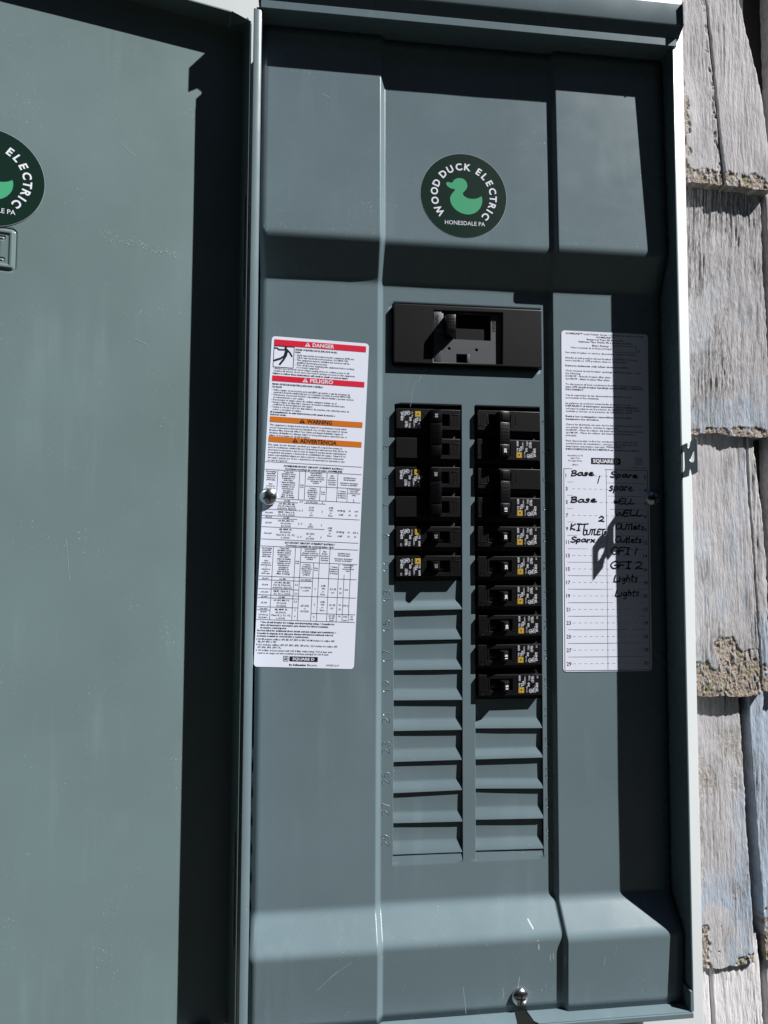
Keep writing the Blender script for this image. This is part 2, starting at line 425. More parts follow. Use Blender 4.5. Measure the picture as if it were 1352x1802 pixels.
# course 1 (top): z 266 .. 540
def c1b(X, Z, s):
    h = 17+(fbm(X/16, Z/16, s+71, 4)-.5)*34
    left = sm((263-(X-(330-Z)*-.02)+(fbm(Z/12, X/12, s+2, 3)-.5)*14)/1.5)*sm((400-Z)/30)
    band = sm(1-np.abs(X-(287.5+(465-Z)*.045)-(fbm(Z/9, 0*Z, s, 3)-.5)*5)/3.2)*sm((fbm(X/6, Z/8, s+4, 3)-.46)*9)
    return np.maximum.reduce([sm((h-(Z-266))/1.4), left*.8, band*.85])
shingle(232, R(289.6, 300.4, 266, 470), 266, 560, 82.5, 93, .8, 3, bare=c1b, wear_shade=.22, grooves=.9, slant=.15)
c1r = lambda z: np.interp(z, [266, 317, 362, 412, 476, 560], [356, 353.5, 350, 341.5, 329, 312])
shingle(R(290.4, 301.6, 266, 470), c1r, 264, 560, 80.5, 92, .8, 5, bare=lambda X, Z, s: sm((13+(fbm(X/13, Z/13, s+71, 4)-.5)*30-(Z-264))/1.3), wear_shade=.12, grooves=.8, slant=.25)
shingle(366, 470, 258, 560, 90, 97, 1.6, 6, bare=bottom_bare(20, 20), wear_shade=.3)
# course 2: z -4 .. 275
shingle(222, 349.8, -4, 292, 85.5, 94.5, .8, 11, bare=bottom_bare(8, 11, 14), wear_shade=.8, grooves=1.35, slant=.45, tint=lambda X, Z, s: .55*sm((34+(fbm(X/14, Z/25, s, 3)-.5)*50-Z)/12)+.2*sm((fbm(X/30, Z/40, s+6, 2)-.55)*6))
shingle(356, 480, -2, 292, 86, 95, 1.6, 12, bare=bottom_bare(10, 12), wear_shade=.5)
# course 3: z -273 .. 10
def c3b(X, Z, s):
    hh = 40+(fbm(X/20, Z/20, s+71, 4)-.5)*62+14*sm((X-275)/12)*sm((308-X)/10)
    return sm((hh-(Z+273))/2.0)
shingle(222, R(324.2, 328.6, -273, -10), -273.5, 22, 82, 93.5, .8, 21, bare=c3b, wear_shade=.42, grooves=.95, slant=.1, rag=.7,
        tint=lambda X, Z, s: .28*sm((fbm(X/16, Z/60, s+6, 3)-.5)*6))
shingle(lambda z: 324.9+(-10-z)*.0167-.3, lambda z: np.interp(z, [-273, -144, -84, -21], [336.5, 340.2, 338.8, 333.5]), -271, 22, 80.8, 93, .8, 23, bare=lambda X, Z, s: sm((30+(fbm(X/9, Z/12, s+71, 4)-.5)*40-(Z+271))/1.6), wear_shade=.2, grooves=1.2,
        tint=lambda X, Z, s: .7*sm((-175-Z)/40))
shingle(350, 480, -273, 22, 84, 95, 1.6, 24, bare=bottom_bare(30, 25), wear_shade=.4)
# course 4: z -541 .. -262
def c4b(X, Z, s):
    a = sm((11+(fbm(X/8, Z/8, s+71, 4)-.5)*30-np.hypot((X-258)*.9, (Z+522)*.55))/1.5)
    b_ = sm((12+(fbm(X/7, Z/7, s+75, 4)-.5)*18-np.hypot((X-306)*.6, (Z+541)*1.3))/1.2)
    c = .38*sm((fbm(X/13, Z/30, s+77, 4)-.52)*5)*sm((Z+500)/40)*sm((-300-Z)/30)
    return np.maximum.reduce([a, b_, c])
shingle(222, R(310.6, 315.3, -541, -290), -541.5, -245, 84.5, 94, .8, 31, bare=c4b, wear_shade=.38, grooves=.85, slant=.05,
        tint=lambda X, Z, s: np.clip(.75*sm((-430-Z)/60)*sm((fbm(X/20, Z/34, s+8, 3)-.34)*6)+.45*sm((X-292)/14)*sm((-340-Z)/50), 0, .9))
shingle(lambda z: 320.5+(-290-z)*.026, 470, -540, -245, 85, 94.5, .9, 33, bare=lambda X, Z, s: sm((14+(fbm(X/9, Z/9, s+71, 4)-.5)*30-np.hypot((X-329)*1.3, (Z+520)*.55))/1.5), wear_shade=.25, grooves=1.1,
        tint=lambda X, Z, s: .75+0*X)
# course 5: z -810 .. -530
shingle(222, R(322.5, 327, -810, -540), -810, -515, 78, 90.5, 1.0, 41, wear_shade=.06, fresh=1.0, grooves=1.2, slant=.05, ridge=lambda z: 268+(-560-z)*.03)
shingle(329, 450, -808, -515, 79, 91, 1.6, 43, wear_shade=.15, fresh=.8, grooves=1.0)
# coarser neighbours right and left of the view
for k, (zb, s0) in enumerate(((264, 60), (-5, 70), (-273, 80), (-541, 90), (-810, 100))):
    x = [476, 486, 486, 476, 456][k]
    while x < 1250:
        w = random.uniform(90, 170); shingle(x, x+w-4, zb+random.uniform(-2, 2), zb+290, 84, 94, 5, s0+int(x) % 37, bare=bottom_bare(14, 14), wear_shade=.35, label=None); x += w
    x = -1400
    while x < -330:
        w = random.uniform(90, 170); shingle(x, min(x+w-4, -322), zb+random.uniform(-2, 2), zb+290, 84, 94, 6, s0+int(x) % 31, bare=bottom_bare(14, 14), wear_shade=.35); x += w

# ------------------------------------------------------------------ white mounting board behind the box
mb = MB(); mb.box(-340, 251.3, 72, 106, -900, 660, 1.2)
bd = mb.build('mounting_board', M_BOARD, None, smooth=True, sharp=40)
tag(bd, 'smooth white painted board mounted on the shingles behind the grey panel box', 'board')
mb = MB(); mb.tube([(150, 44, -503.5), (150, 44, -1440)], 22, 40); mb.tube([(150, 44, -504), (150, 44, -528)], 27, 40)
cd = mb.build('conduit', M_PVC, None, smooth=True, sharp=40)
tag(cd, 'dark conduit pipe leaving the underside of the panel box', 'pipe')

# ------------------------------------------------------------------ enclosure (box, hood, door, latch strike)
box = empty('electrical_panel', (0, 70, -503))
tag(box, 'open grey steel outdoor electrical panel box with rain hood and hinged door', 'electrical panel')
BO = (0, 70, -503)
YL = -32.0
mb = MB()
mb.box(178.4, 180.0, YL, 71, -503, 322, .4)      # right wall
mb.build('side_wall', M_PAINT, box, BO, True, 40)
mb = MB()                                          # left wall with its rolled front lip
prof = [(-187.0, 71), (-187.0, -31), (-187.1, -33.2), (-186.6, -33.9), (-185.8, -34.0), (-182.0, -32.9), (-180.7, -31.9), (-180.5, -29.4), (-181.6, -29.0), (-182.4, -31.0), (-185.2, -32.6), (-185.6, -29), (-185.6, 71)]
V = [(x, y, z) for z in (-506, 318) for x, y in prof]; n = len(prof)
F = [(k, (k+1) % n, (k+1) % n+n, k+n) for k in range(n)] + [tuple(range(n))[::-1], tuple(range(n, 2*n))]
mb.add(V, F); mb.build('side_wall', M_PAINT, box, BO, True, 30)
mb = MB(); mb.box(-185, 178.2, 70, 71.4, -502, 322); mb.build('back_wall', M_PAINT, box, BO)
# floor of the box with its notch under the lower screw, front edge rolled down
W, F = slab([[(-185, -71), (178.2, -71), (178.2, 33), (48, 33), (45, 30), (42.5, 13), (33.5, 13), (31, 30), (30, 33), (-185, 33)]], 0, 1.6, .3)
W2 = np.stack([W[:, 0], -W[:, 2], -503.4+W[:, 1]], 1); mb = MB(); mb.add(W2, F)
mb.box(-185, 30, -34.4, -33.0, -511, -502.4, .4); mb.box(48, 178.2, -34.4, -33.0, -506.5, -502.4, .4)
mb.build('floor_panel', M_PAINT, box, BO)
mb = MB(); mb.box(176.2, 178.2, -33.5, 0, -502, -486, .3); mb.build('corner_gusset', M_PAINT, box, BO)
# top: ceiling, rolled strip and rain hood
mb = MB(); mb.box(-185, 178.2, -30.5, 70, 320.5, 322); mb.build('top_wall', M_PAINT, box, BO)
mb = MB(); mb.box(-181.5, 181.6, -33.4, -29.6, 319.8, 326.6, .35); mb.build('top_lip', M_PAINT, box, BO)
mb = MB()
pf = [(-33.2, 327.0), (-36.9, 335.6), (-37.6, 336.2), (-38.0, 337.2), (-37.6, 355.0), (-37.0, 356.0), (71.5, 366)]
pb = [(71.5, 364.6), (-36.0, 354.6), (-36.5, 353.6), (-36.6, 338.0), (-36.0, 337.2), (-32.2, 328.6)]
P = pf+pb; n = len(P)
V = [(x, y, z) for x in (-183.0, 184.2) for y, z in P]
F = [(k, k+n, (k+1) % n+n, (k+1) % n) for k in range(n)] + [tuple(range(n)), tuple(range(n, 2*n))[::-1]]
mb.add(V, F)
for x0, x1 in ((-183.6, -182.8), (184.0, 184.8)):   # folded end cheeks
    Q = [(-30, 327.9), (-40.8, 334.8), (-40.6, 355.4), (71.5, 365.6), (71.5, 327.9)]
    V = [(x, y, z) for x in (x0, x1) for y, z in Q]; k = 5
    mb.add(V, [(a, (a+1) % k, (a+1) % k+k, a+k) for a in range(k)]+[tuple(range(k))[::-1], tuple(range(k, 2*k))])
mb.build('rain_hood', M_PAINT, box, BO, True, 25)
# latch strike: pierced plate standing forward off the right wall
def strike():
    k = 1/10.2; kz = 1/11.6; z0 = -46.5-33
    t = lambda x: (x-530)*k
    zz = lambda y: -31.5-(y-175)*kz
    pts = [(526,222),(560,214),(586,208),(590,222),(592,250),(598,262),(606,262),(612,246),(622,200),(640,186),(655,176),(676,176),(683,186),(683,450),(688,490),(684,508),(660,522),(628,532),(624,505),(616,474),(606,470),(601,484),(597,516),(592,538),(560,545),(526,550)]
    outer = [(t(x), zz(y)) for x, y in pts]
    h1 = [(t(x), zz(y)) for x, y in [(532,300),(540,288),(549,290),(553,306),(555,440),(549,480),(540,492),(532,486)]]
    h2 = [(t(x), zz(y)) for x, y in [(655,298),(660,310),(660,396),(652,406),(636,410),(618,398),(611,378),(618,358),(632,330),(643,305)]]
    W, F = slab([outer, h1, h2], 0, 1.0, .15)
    # slab plane (x=t, z) -> runs forward from the wall with a slight outward lean
    a = math.radians(16); out = []
    for x, y, z in W:
        out.append((179.6+x*math.sin(a)+y*math.cos(a), YL-x*math.cos(a)+y*math.sin(a), z))
    m = MB(); m.add(out, F)
    p0 = (179.6+15*math.sin(a), YL-15*math.cos(a)); m.tube([(p0[0]+.4, p0[1], -32.2), (p0[0]+.4, p0[1], -60.5)], .75, 8)
    return m
strike().build('latch_strike', M_STRIKE, box, BO, True, 35)
mb = MB(); mb.lathe((0, 0, 0), [(3.2, 0), (3.2, -1), (2.6, -2.2), (1.2, -2.8)], 16)
V = [(180.0-v[1], -24+v[0], -262+v[2]) for v in mb.V]; mesh('bolt_head', V, mb.F, M_ZINC, box, BO, True, sharp=40)

# door: pan hinged at the left, standing open
b_ = math.radians(14.2); UD = Vector((-math.cos(b_), -math.sin(b_), 0)); ND = Vector((math.sin(b_), -math.cos(b_), 0))
P0 = Vector((-188.6, -32, 0))-ND*38
def dw(s, z, h=0): p = P0+UD*s+ND*h; return (p.x, p.y, z)
BC = (188.0, 102.4)   # emboss centre (s, z)
def d_emb(S, Z):
    """pressed maker's mark: raised square with a groove round it and a slab-serif D seen from its back"""
    q = np.maximum(np.abs(S-BC[0]), np.abs(Z-BC[1]))
    q = np.where((np.abs(S-BC[0]) > 13) & (np.abs(Z-BC[1]) > 13), 13+np.hypot(np.abs(S-BC[0])-13, np.abs(Z-BC[1])-13), q)
    h = -.7*np.clip(1-np.abs(q-16.4)/1.1, 0, 1)+1.5*sm((15.7-q)/1.6)-1.1*sm((12.9-q)/1.6)
    u = -(S-BC[0]); w = Z-BC[1]           # u grows to the right in view
    d = np.full(S.shape, 99.0)
    def seg(a, b):
        nonlocal d
        ax, az = a; bx, bz = b; L2 = (bx-ax)**2+(bz-az)**2
        t = np.clip(((u-ax)*(bx-ax)+(w-az)*(bz-az))/L2, 0, 1)
        d = np.minimum(d, np.hypot(u-ax-t*(bx-ax), w-az-t*(bz-az)))
    # mirrored D outline: stem to the right with serifs, bowl to the left
    O = [(8.6, 9.6), (8.6, 7.4), (5.4, 7.2), (5.0, 6.6), (5.0, -6.6), (5.4, -7.2), (8.6, -7.4), (8.6, -9.6), (-1, -9.6), (-5, -8.6), (-8, -5.5), (-9.2, 0), (-8, 5.5), (-5, 8.6), (-1, 9.6)]
    for a, b in zip(O, O[1:]+O[:1]): seg(a, b)
    I = [(0.8, 6.2), (0.8, -6.2), (-1.6, -6), (-4, -4), (-5, 0), (-4, 4), (-1.6, 6)]
    for a, b in zip(I, I[1:]+I[:1]): seg(a, b)
    return h+np.where(q < 13, -.75*np.clip(1-d/.85, 0, 1), 0)
sl = np.unique(np.concatenate([np.arange(0, 4, 1.0), np.arange(4, 368, 6.0), np.arange(BC[0]-18, BC[0]+18, .4)]))
zl = np.unique(np.concatenate([np.arange(-508, 327, 6.0), np.arange(BC[1]-18, BC[1]+18, .4), [327.0]]))
S_, Z_ = np.meshgrid(sl, zl); H_ = d_emb(S_, Z_)+.5*(fbm(S_/120, Z_/160, 5, 2)-.5)
V = np.stack([P0.x+UD.x*S_+ND.x*H_, P0.y+UD.y*S_+ND.y*H_, Z_], -1).reshape(-1, 3)
n1 = len(sl); a = (np.arange(len(zl)-1)[:, None]*n1+np.arange(n1-1)[None, :]).reshape(-1)
door = mesh('door', V, np.stack([a, a+n1, a+n1+1, a+1], 1).tolist(), M_DOOR, box, BO, smooth=True, sharp=60)
mb = MB()
W, F = slab([[(0, -509), (38, -506), (38, 306), (35, 309), (19, 325.6), (0, 326.4)]], 0, 1.2, .25)
mb.add([dw(.15+y, z, x) for x, y, z in W], F)
mb.build('hinge_flange', M_DOOR, door, BO)
mb = MB(); mb.hexa([dw(0, 326.5, 0), dw(14, 326.5, 0), dw(14, 326.5, 18.5), dw(0, 309.3, 34.5), dw(0, 328, 0), dw(14, 328, 0), dw(14, 328, 18.5), dw(0, 310.6, 34.5)]); mb.build('corner_gusset', M_DOOR, door, BO)
for nm, z0, z1, hh in (('rim_flange', 326.6, 328.0, 18.5), ('rim_flange', -509.5, -508.3, 13.5)):
    mb = MB(); mb.hexa([dw(14.1, z0, 0), dw(367, z0, 0), dw(367, z0, hh), dw(14.1, z0, hh), dw(14.1, z1, 0), dw(367, z1, 0), dw(367, z1, hh), dw(14.1, z1, hh)], .3)
    mb.build(nm, M_DOOR, door, BO)
mb = MB(); mb.hexa([dw(366.5, -509, 0), dw(368, -509, 0), dw(368, -509, 13.5), dw(366.5, -509, 13.5), dw(366.5, 328, 0), dw(368, 328, 0), dw(368, 328, 13.5), dw(366.5, 328, 13.5)], .3)
mb.build('rim_flange', M_DOOR, door, BO)
mb = MB(); V = [dw(0, -509, -.9), dw(368, -509, -.9), dw(368, 328, -.9), dw(0, 328, -.9)]; mb.add(V, [(0, 3, 2, 1)]); mb.build('outer_skin', M_DOOR, door, BO)
for zc in (120, -390):
    mb = MB()
    for k in range(3): mb.tube([dw(2.0, zc-42+k*29, 30), dw(2.0, zc-15+k*29, 30)], 1.3, 10)
    mb.build('hinge', M_DOOR, door, BO, True, 40)

pr = Print(); rd = random.Random(4)
def dust(s, z, w=.35, l=.5, a=None):
    a = rd.uniform(0, math.pi) if a is None else a
    pr.line((s, z), (s+l*math.cos(a), z+l*math.sin(a)), w)
for k in range(130):      # dusty smear
    t = rd.random(); dust(50+62*t+rd.gauss(0, 1.4), 118+7*t+rd.gauss(0, 1.6)*(1+t), rd.uniform(.2, .6), rd.uniform(.1, .7))
for k in range(60):
    z = rd.choice((278, 264, 232, 210, 188)); dust(104+rd.gauss(0, 1.3), z+rd.gauss(0, 7), rd.uniform(.12, .32), rd.uniform(.1, .6))
for k in range(90): dust(rd.uniform(50, 230), rd.uniform(-480, 260), rd.uniform(.12, .3), rd.uniform(.1, .4))
pr.stroke([(98, 205), (92, 199), (86, 196)], .2); pr.stroke([(130, -120), (127, -150)], .15); pr.stroke([(75, 40), (84, 44)], .15)
o = pr.build('paint_scratch', [M_SCRATCH], door, lambda u, v, l: dw(u, v, .42), BO); o['kind'] = 'stuff'

# ------------------------------------------------------------------ dead front cover
def d_side(z):
    z = np.asarray(z, float)
    f = lambda q: np.interp(q, [-505, -443.5, -420, 105, 137, 330], [22.2, 24.2, 4.5, 4.5, 20.2, 14.6])
    acc = 0
    for k, w in zip((-4, -3, -2, -1, 0, 1, 2, 3, 4), (1, 2, 3, 4, 4, 4, 3, 2, 1)): acc = acc+w*f(z+k*1.0)
    return acc/24.0
def s_side(x, z=0):
    x = np.asarray(x, float); acc = 0
    f = lambda q: sm((-75.1-q)/5.6)+sm((q-73.0)/3.9)
    for k in (-.3, 0, .3): acc = acc+f(x+k)
    return acc/3.0
SLX = ((-65.0, -5.6), (5.6, 65.0)); ZB = -381.0
MBX = (-67.5, 67.2); MBZ = (34.2, 88.0)
def cov_y(x, z):
    x = np.asarray(x, float); z = np.asarray(z, float)
    y = -(d_side(z)-4.5*(1-s_side(x)))
    y = y+.45*(fbm(x/80+9, z/110+9, 77, 2)-.5)
    for a, b in SLX:   # little pressed step under the lowest plate
        y = y+np.where((x > a-.01) & (x < b+.01) & (z < ZB+.01) & (z > ZB-9), 1.1*np.clip(1-(ZB-z)/8.5, 0, 1), 0)
    return y
X0, X1, Z0, Z1 = -180.6, 176.0, -501.5, 319
xl = np.unique(np.round(np.concatenate([np.linspace(X0, X1, 60), np.arange(-83, -73, .45), np.arange(71, 79, .4), [a for s in SLX for a in s], [-65.4, -5.2, 5.2, 65.4], MBX, [x for s in SLX for x in np.linspace(s[0], s[1], 9)]]), 3))
zl = np.unique(np.round(np.concatenate([np.linspace(Z0, Z1, 120), np.arange(-452, -410, .8), np.arange(97, 145, .8), np.arange(-392, -380, .8), [0, ZB, ZB-.05], MBZ]), 3))
zl = zl[np.concatenate([[True], np.diff(zl) > .04])]
XX, ZZ = np.meshgrid(xl, zl); YY = cov_y(XX, ZZ)
# gentle waviness of the bottom edge
ZZ = np.where(ZZ < Z0+.01, ZZ+.7*(fbm(XX/9, XX*0, 3, 3)-.5), ZZ)
nx = len(xl); V = np.stack([XX, YY, ZZ], -1).reshape(-1, 3); F = []
for j in range(len(zl)-1):
    zc = (zl[j]+zl[j+1])/2
    for i in range(nx-1):
        xc = (xl[i]+xl[i+1])/2
        if ZB < zc < 0 and any(a < xc < b for a, b in SLX): continue
        if MBX[0] < xc < MBX[1] and MBZ[0] < zc < MBZ[1]: continue
        k = j*nx+i; F.append((k, k+1, k+nx+1, k+nx))
cover = empty('panel_cover', (0, 0, -501))
tag(cover, 'bent grey steel dead front cover with breaker openings fitted inside the open box', 'panel cover')
CO = (0, 0, -501)
cs = mesh('cover_sheet', V, F, M_PAINT, cover, CO, smooth=True, sharp=38)
sol = cs.modifiers.new('thickness', 'SOLIDIFY'); sol.thickness = 1.3*MM; sol.offset = -1; sol.use_even_offset = False
# knock-out plates
def plate(x0, x1, k, seed):
    rnd = random.Random(seed); zt = -25.4*k
    h0 = 2.5+rnd.uniform(-.25, .3); br = 16.2+rnd.uniform(-1.2, 1.0); lip = rnd.uniform(-.25, .35); til = rnd.uniform(-.35, .35)
    if x0 > 0: til -= .35
    pr = [(-.4, h0-.1), (-6, h0+.12), (-br+1.2, h0+.35), (-br, h0+.25), (-br-1.2, h0-.1), (-21, 1.15+lip*.5), (-24.0, .25+lip), (-25.0, .12+lip), (-25.25, .5+lip), (-25.1, 2.0), (-24.9, 3.6)]
    nx = 14; V = []; F = []
    for z, y in pr:
        for i in range(nx+1):
            t = i/nx; x = x0+.15+(x1-x0-.3)*t
            side = .10*math.sin(t*math.pi)*(1 if z > -20 else .3)
            w = .35*(float(fbm(np.array(x/26+seed), np.array(z/14), seed))-.5)
            V.append((x, y+side+w*(1 if -24 < z < -.5 else .3)+til*(t-.5)*1.2*(1 if z < -12 else .3), zt+z+til*(t-.5)*2.6*(1 if z < -12 else .5)))
    for j in range(len(pr)-1):
        for i in range(nx): a = j*(nx+1)+i; F.append((a, a+nx+1, a+nx+2, a+1))
    return mesh('filler_plate', V, F, M_PAINT, cover, CO, smooth=True, sharp=55)
for k in range(6, 15): plate(*SLX[0], k, 100+k)
for k in range(10, 15): plate(*SLX[1], k, 200+k)
# embossed circuit numbers (single-stroke digits, raised beads)
DIG = {'0': [[(.5,0),(.15,.12),(.05,.5),(.15,.88),(.5,1),(.85,.88),(.95,.5),(.85,.12),(.5,0)]], '1': [[(.2,.78),(.5,1),(.5,0)]],
 '2': [[(.1,.8),(.3,.98),(.65,1),(.9,.8),(.85,.55),(.1,.02),(.95,.02)]], '3': [[(.1,.88),(.45,1),(.85,.88),(.85,.65),(.5,.53),(.9,.38),(.88,.12),(.5,0),(.08,.12)]],
 '4': [[(.7,0),(.7,1),(.05,.3),(.98,.3)]], '5': [[(.88,1),(.2,1),(.14,.56),(.5,.64),(.88,.5),(.92,.2),(.6,0),(.1,.1)]],
 '6': [[(.8,.98),(.4,.8),(.1,.4),(.15,.1),(.5,0),(.88,.12),(.9,.42),(.55,.56),(.15,.42)]], '7': [[(.05,1),(.95,1),(.4,0)]],
 '8': [[(.5,.54),(.15,.68),(.15,.9),(.5,1),(.85,.9),(.85,.68),(.5,.54),(.08,.36),(.1,.1),(.5,0),(.9,.1),(.92,.36),(.5,.54)]], '9': [[(.85,.58),(.45,.44),(.1,.6),(.12,.88),(.5,1),(.85,.9),(.9,.6),(.6,.2),(.2,.02)]]}
def number(n, xc, zc, rot):
    s = str(n); h = 6.2; w = 4.0; gap = 1.9; tot = len(s)*w+(len(s)-1)*gap
    mb = MB(); c, sn = math.cos(rot), math.sin(rot)
    for i, ch in enumerate(s):
        for st in DIG[ch]:
            pts = []
            for a, b in st:
                u = -tot/2+i*(w+gap)+a*w; v = (b-.5)*h; x = xc+u*c-v*sn; z = zc+u*sn+v*c
                pts.append((x, float(cov_y(x, z))+.19, z))
            mb.tube(pts, .42, 6)
    mb.build('embossed_number', M_PAINT, cover, CO, True, 60)
for k in range(15):
    zz_ = -25.4*k-12.9
    number(2*k+1, -71.2, zz_, math.radians(90)); number(2*k+2, 70.6, zz_+.3, math.radians(-90))
# screws
def screw(x, z, r, slot_rot, dz=0):
    y = float(cov_y(x, z)); mb = MB()
    mb.lathe((x, y, z), [(r, .4), (r, -1.0)]+[(r*math.cos(t), -1.0-r*.52*math.sin(t)) for t in np.linspace(.12, 1.45, 9)], 40)
    s = mb.build('screw', M_ZINC, cover, CO, True, 50)
    top = y-1.0-r*.52
    mb = MB(); c, sn = math.cos(slot_rot), math.sin(slot_rot)
    for (a, w) in ((0, 1.0), (90, 1.0)):
        ca, sa = math.cos(slot_rot+math.radians(a)), math.sin(slot_rot+math.radians(a)); L = r*.62
        P = []
        for yy in (top-.06, top+2.0):
            for u, v in ((-L, -w/2), (L, -w/2), (L, w/2), (-L, w/2)):
                yq = yy + (.9 if abs(u) > 1 and yy < top else 0)
                P.append((x+u*ca-v*sa, yq, z+u*sa+v*ca))
        # recess drawn as a dark inset blade hugging the dome
        V = []; F = []; K = 9
        for i in range(K):
            u = -L+2*L*i/(K-1); rr_ = math.sqrt(max(0, 1-(u/r)**2)); yq = y-1.0-r*.52*rr_-.05
            for v in (-w/2, w/2): V.append((x+u*ca-v*sa, yq-.05, z+u*sa+v*ca))
        for i in range(K-1): F.append((2*i, 2*i+2, 2*i+3, 2*i+1))
        mb.add(V, F)
    mb.build('screw_slot', M_BLACK, s, CO)
screw(-171.6, -82.3, 7.4, math.radians(28)); screw(166.6, -79.5, 6.6, math.radians(10)); screw(37.2, -489.6, 7.0, math.radians(80))
# scratches and scuffs on the paint
pr = Print(); rs = random.Random(5)
def scr(pts, w=.22): pr.stroke(pts, w)
scr([(-46, 21), (-49.5, 10), (-51, -2)], .18); scr([(-37, 33), (-41, 27), (-44, 20)], .2); scr([(-36, 31), (-39, 26)], .15)
scr([(47, -433), (50, -438.5), (52.5, -446)], 1.2); scr([(53, -449), (53.4, -453)], 1.1); scr([(63, -458), (63, -463)], .5); scr([(65.5, -457), (66, -462)], .5)
scr([(-10, -479), (-7.5, -500)], .35); scr([(37, -474), (35.5, -484)], .5); scr([(23, -482), (23.8, -490)], .4)
scr([(-112, -457), (-121, -465), (-128, -471)], .18); scr([(-101, -451), (-109, -456), (-118, -462)], .18); scr([(-60.5, -480), (-57, -472)], .15)
scr([(-163, 220), (-152, 208), (-148, 196)], .12); scr([(-168, 156.5), (-160, 155)], .15); scr([(-130, 262), (-124, 259)], .3)
scr([(108, -460), (107, -467)], .3); scr([(118, -452), (117, -460)], .2)
for k in range(70):
    if k < 40: x = rs.uniform(-178, -84); z = rs.gauss(142.5, 2.2)
    else: x = rs.uniform(84, 150) if k < 55 else rs.uniform(-178, 60); z = rs.gauss(143, 1.5) if k < 55 else rs.gauss(-447, 3)
    a = rs.uniform(0, math.pi); l = rs.uniform(.1, .9)
    pr.line((x, z), (x+l*math.cos(a), z+l*math.sin(a)), rs.uniform(.15, .5))
for k in range(40):
    x = rs.uniform(-176, 60); z = rs.uniform(-500, 260)
    if -67 < x < 67 and -395 < z < 90: continue
    pr.line((x, z), (x+rs.uniform(-.6, .6), z+rs.uniform(.1, .6)), .25)
o = pr.build('paint_scratch', [M_SCRATCH], cover, lambda u, v, l: (u, float(cov_y(u, v))-.06, v), CO); o['kind'] = 'stuff'

# ------------------------------------------------------------------ round company stickers
DUCK = [(445,500),(460,488),(480,492),(505,497),(522,488),(540,455),(575,437),(610,432),(650,440),(680,470),(693,515),(685,555),(655,590),(635,612),(645,640),(680,665),(740,675),(800,665),(840,645),(857,630),(867,680),(855,750),(815,810),(760,850),(690,865),(610,850),(545,810),(500,750),(487,690),(495,650),(520,615),(545,585),(548,570),(520,568),(485,560),(455,535),(445,515)]
def sticker(label, fn, off, R=38.1):
    root = empty('round_sticker', off)
    tag(root, label, 'sticker', 'duck stickers')
    p = Print(); N = 72
    cen = [(0, 0, 0)]; 
    p.poly([(R*math.cos(2*math.pi*k/N), R*math.sin(2*math.pi*k/N)) for k in range(N)])
    p.build('backing', [M_STGREEN], root, lambda u, v, l: fn(u, v, .15), off)
    pr_ = Print()   # pale cut edge
    for k in range(N):
        a, b = 2*math.pi*k/N, 2*math.pi*(k+1)/N
        pr_.poly([(R*math.cos(a), R*math.sin(a)), (R*math.cos(b), R*math.sin(b)), ((R+.22)*math.cos(b), (R+.22)*math.sin(b)), ((R+.22)*math.cos(a), (R+.22)*math.sin(a))])
    pr_.build('cut_edge', [M_SCRATCH], root, lambda u, v, l: fn(u, v, .1), off)
    d = Print(); P = [((x-650)/500*R, (640-y)/500*R) for x, y in DUCK]
    # smooth the outline (Chaikin)
    for _ in range(2):
        Q = []
        for a, b in zip(P, P[1:]+P[:1]): Q += [(a[0]*.75+b[0]*.25, a[1]*.75+b[1]*.25), (a[0]*.25+b[0]*.75, a[1]*.25+b[1]*.75)]
        P = Q
    d.poly(P); d.build('duck_logo', [M_DUCK], root, lambda u, v, l: fn(u, v, .24), off)
    t = Print()
    for ch, an in zip('WOODDUCKELECTRIC', (214, 193, 174, 157, 134.5, 117.5, 99.5, 82.5, 59, 44.5, 29, 12.5, -3, -18, -29.5, -42.5)):
        a = math.radians(an); r = .61*R
        # letters stand on the inner circle
        cx, cz = r*math.cos(a), r*math.sin(a)
        t.text(ch, cx, cz, .155*R, 'C', None, bold=.028, rot=an-90, res=3)
    t.text('HONESDALE PA', .02*R, -.70*R, .095*R, 'C', .93*R, bold=0, res=2, rot=0)
    t.build('lettering', [M_PWHITE], root, lambda u, v, l: fn(u, v, .24), off)
    return root
c0 = (-6.6, float(cov_y(-6.6, 181.5)), 181.5)
sticker('dark green round duck sticker on the raised upper part of the panel cover', lambda u, v, h: (c0[0]+u, float(cov_y(c0[0]+u, c0[2]+v))-h, c0[2]+v), c0)
def dfn(u, v, h): return dw(191.0-u, 156.8+v, .55+h)
sticker('dark green round duck sticker on the open door, cut off by the left picture edge', dfn, dw(191.0, 156.8, .5))

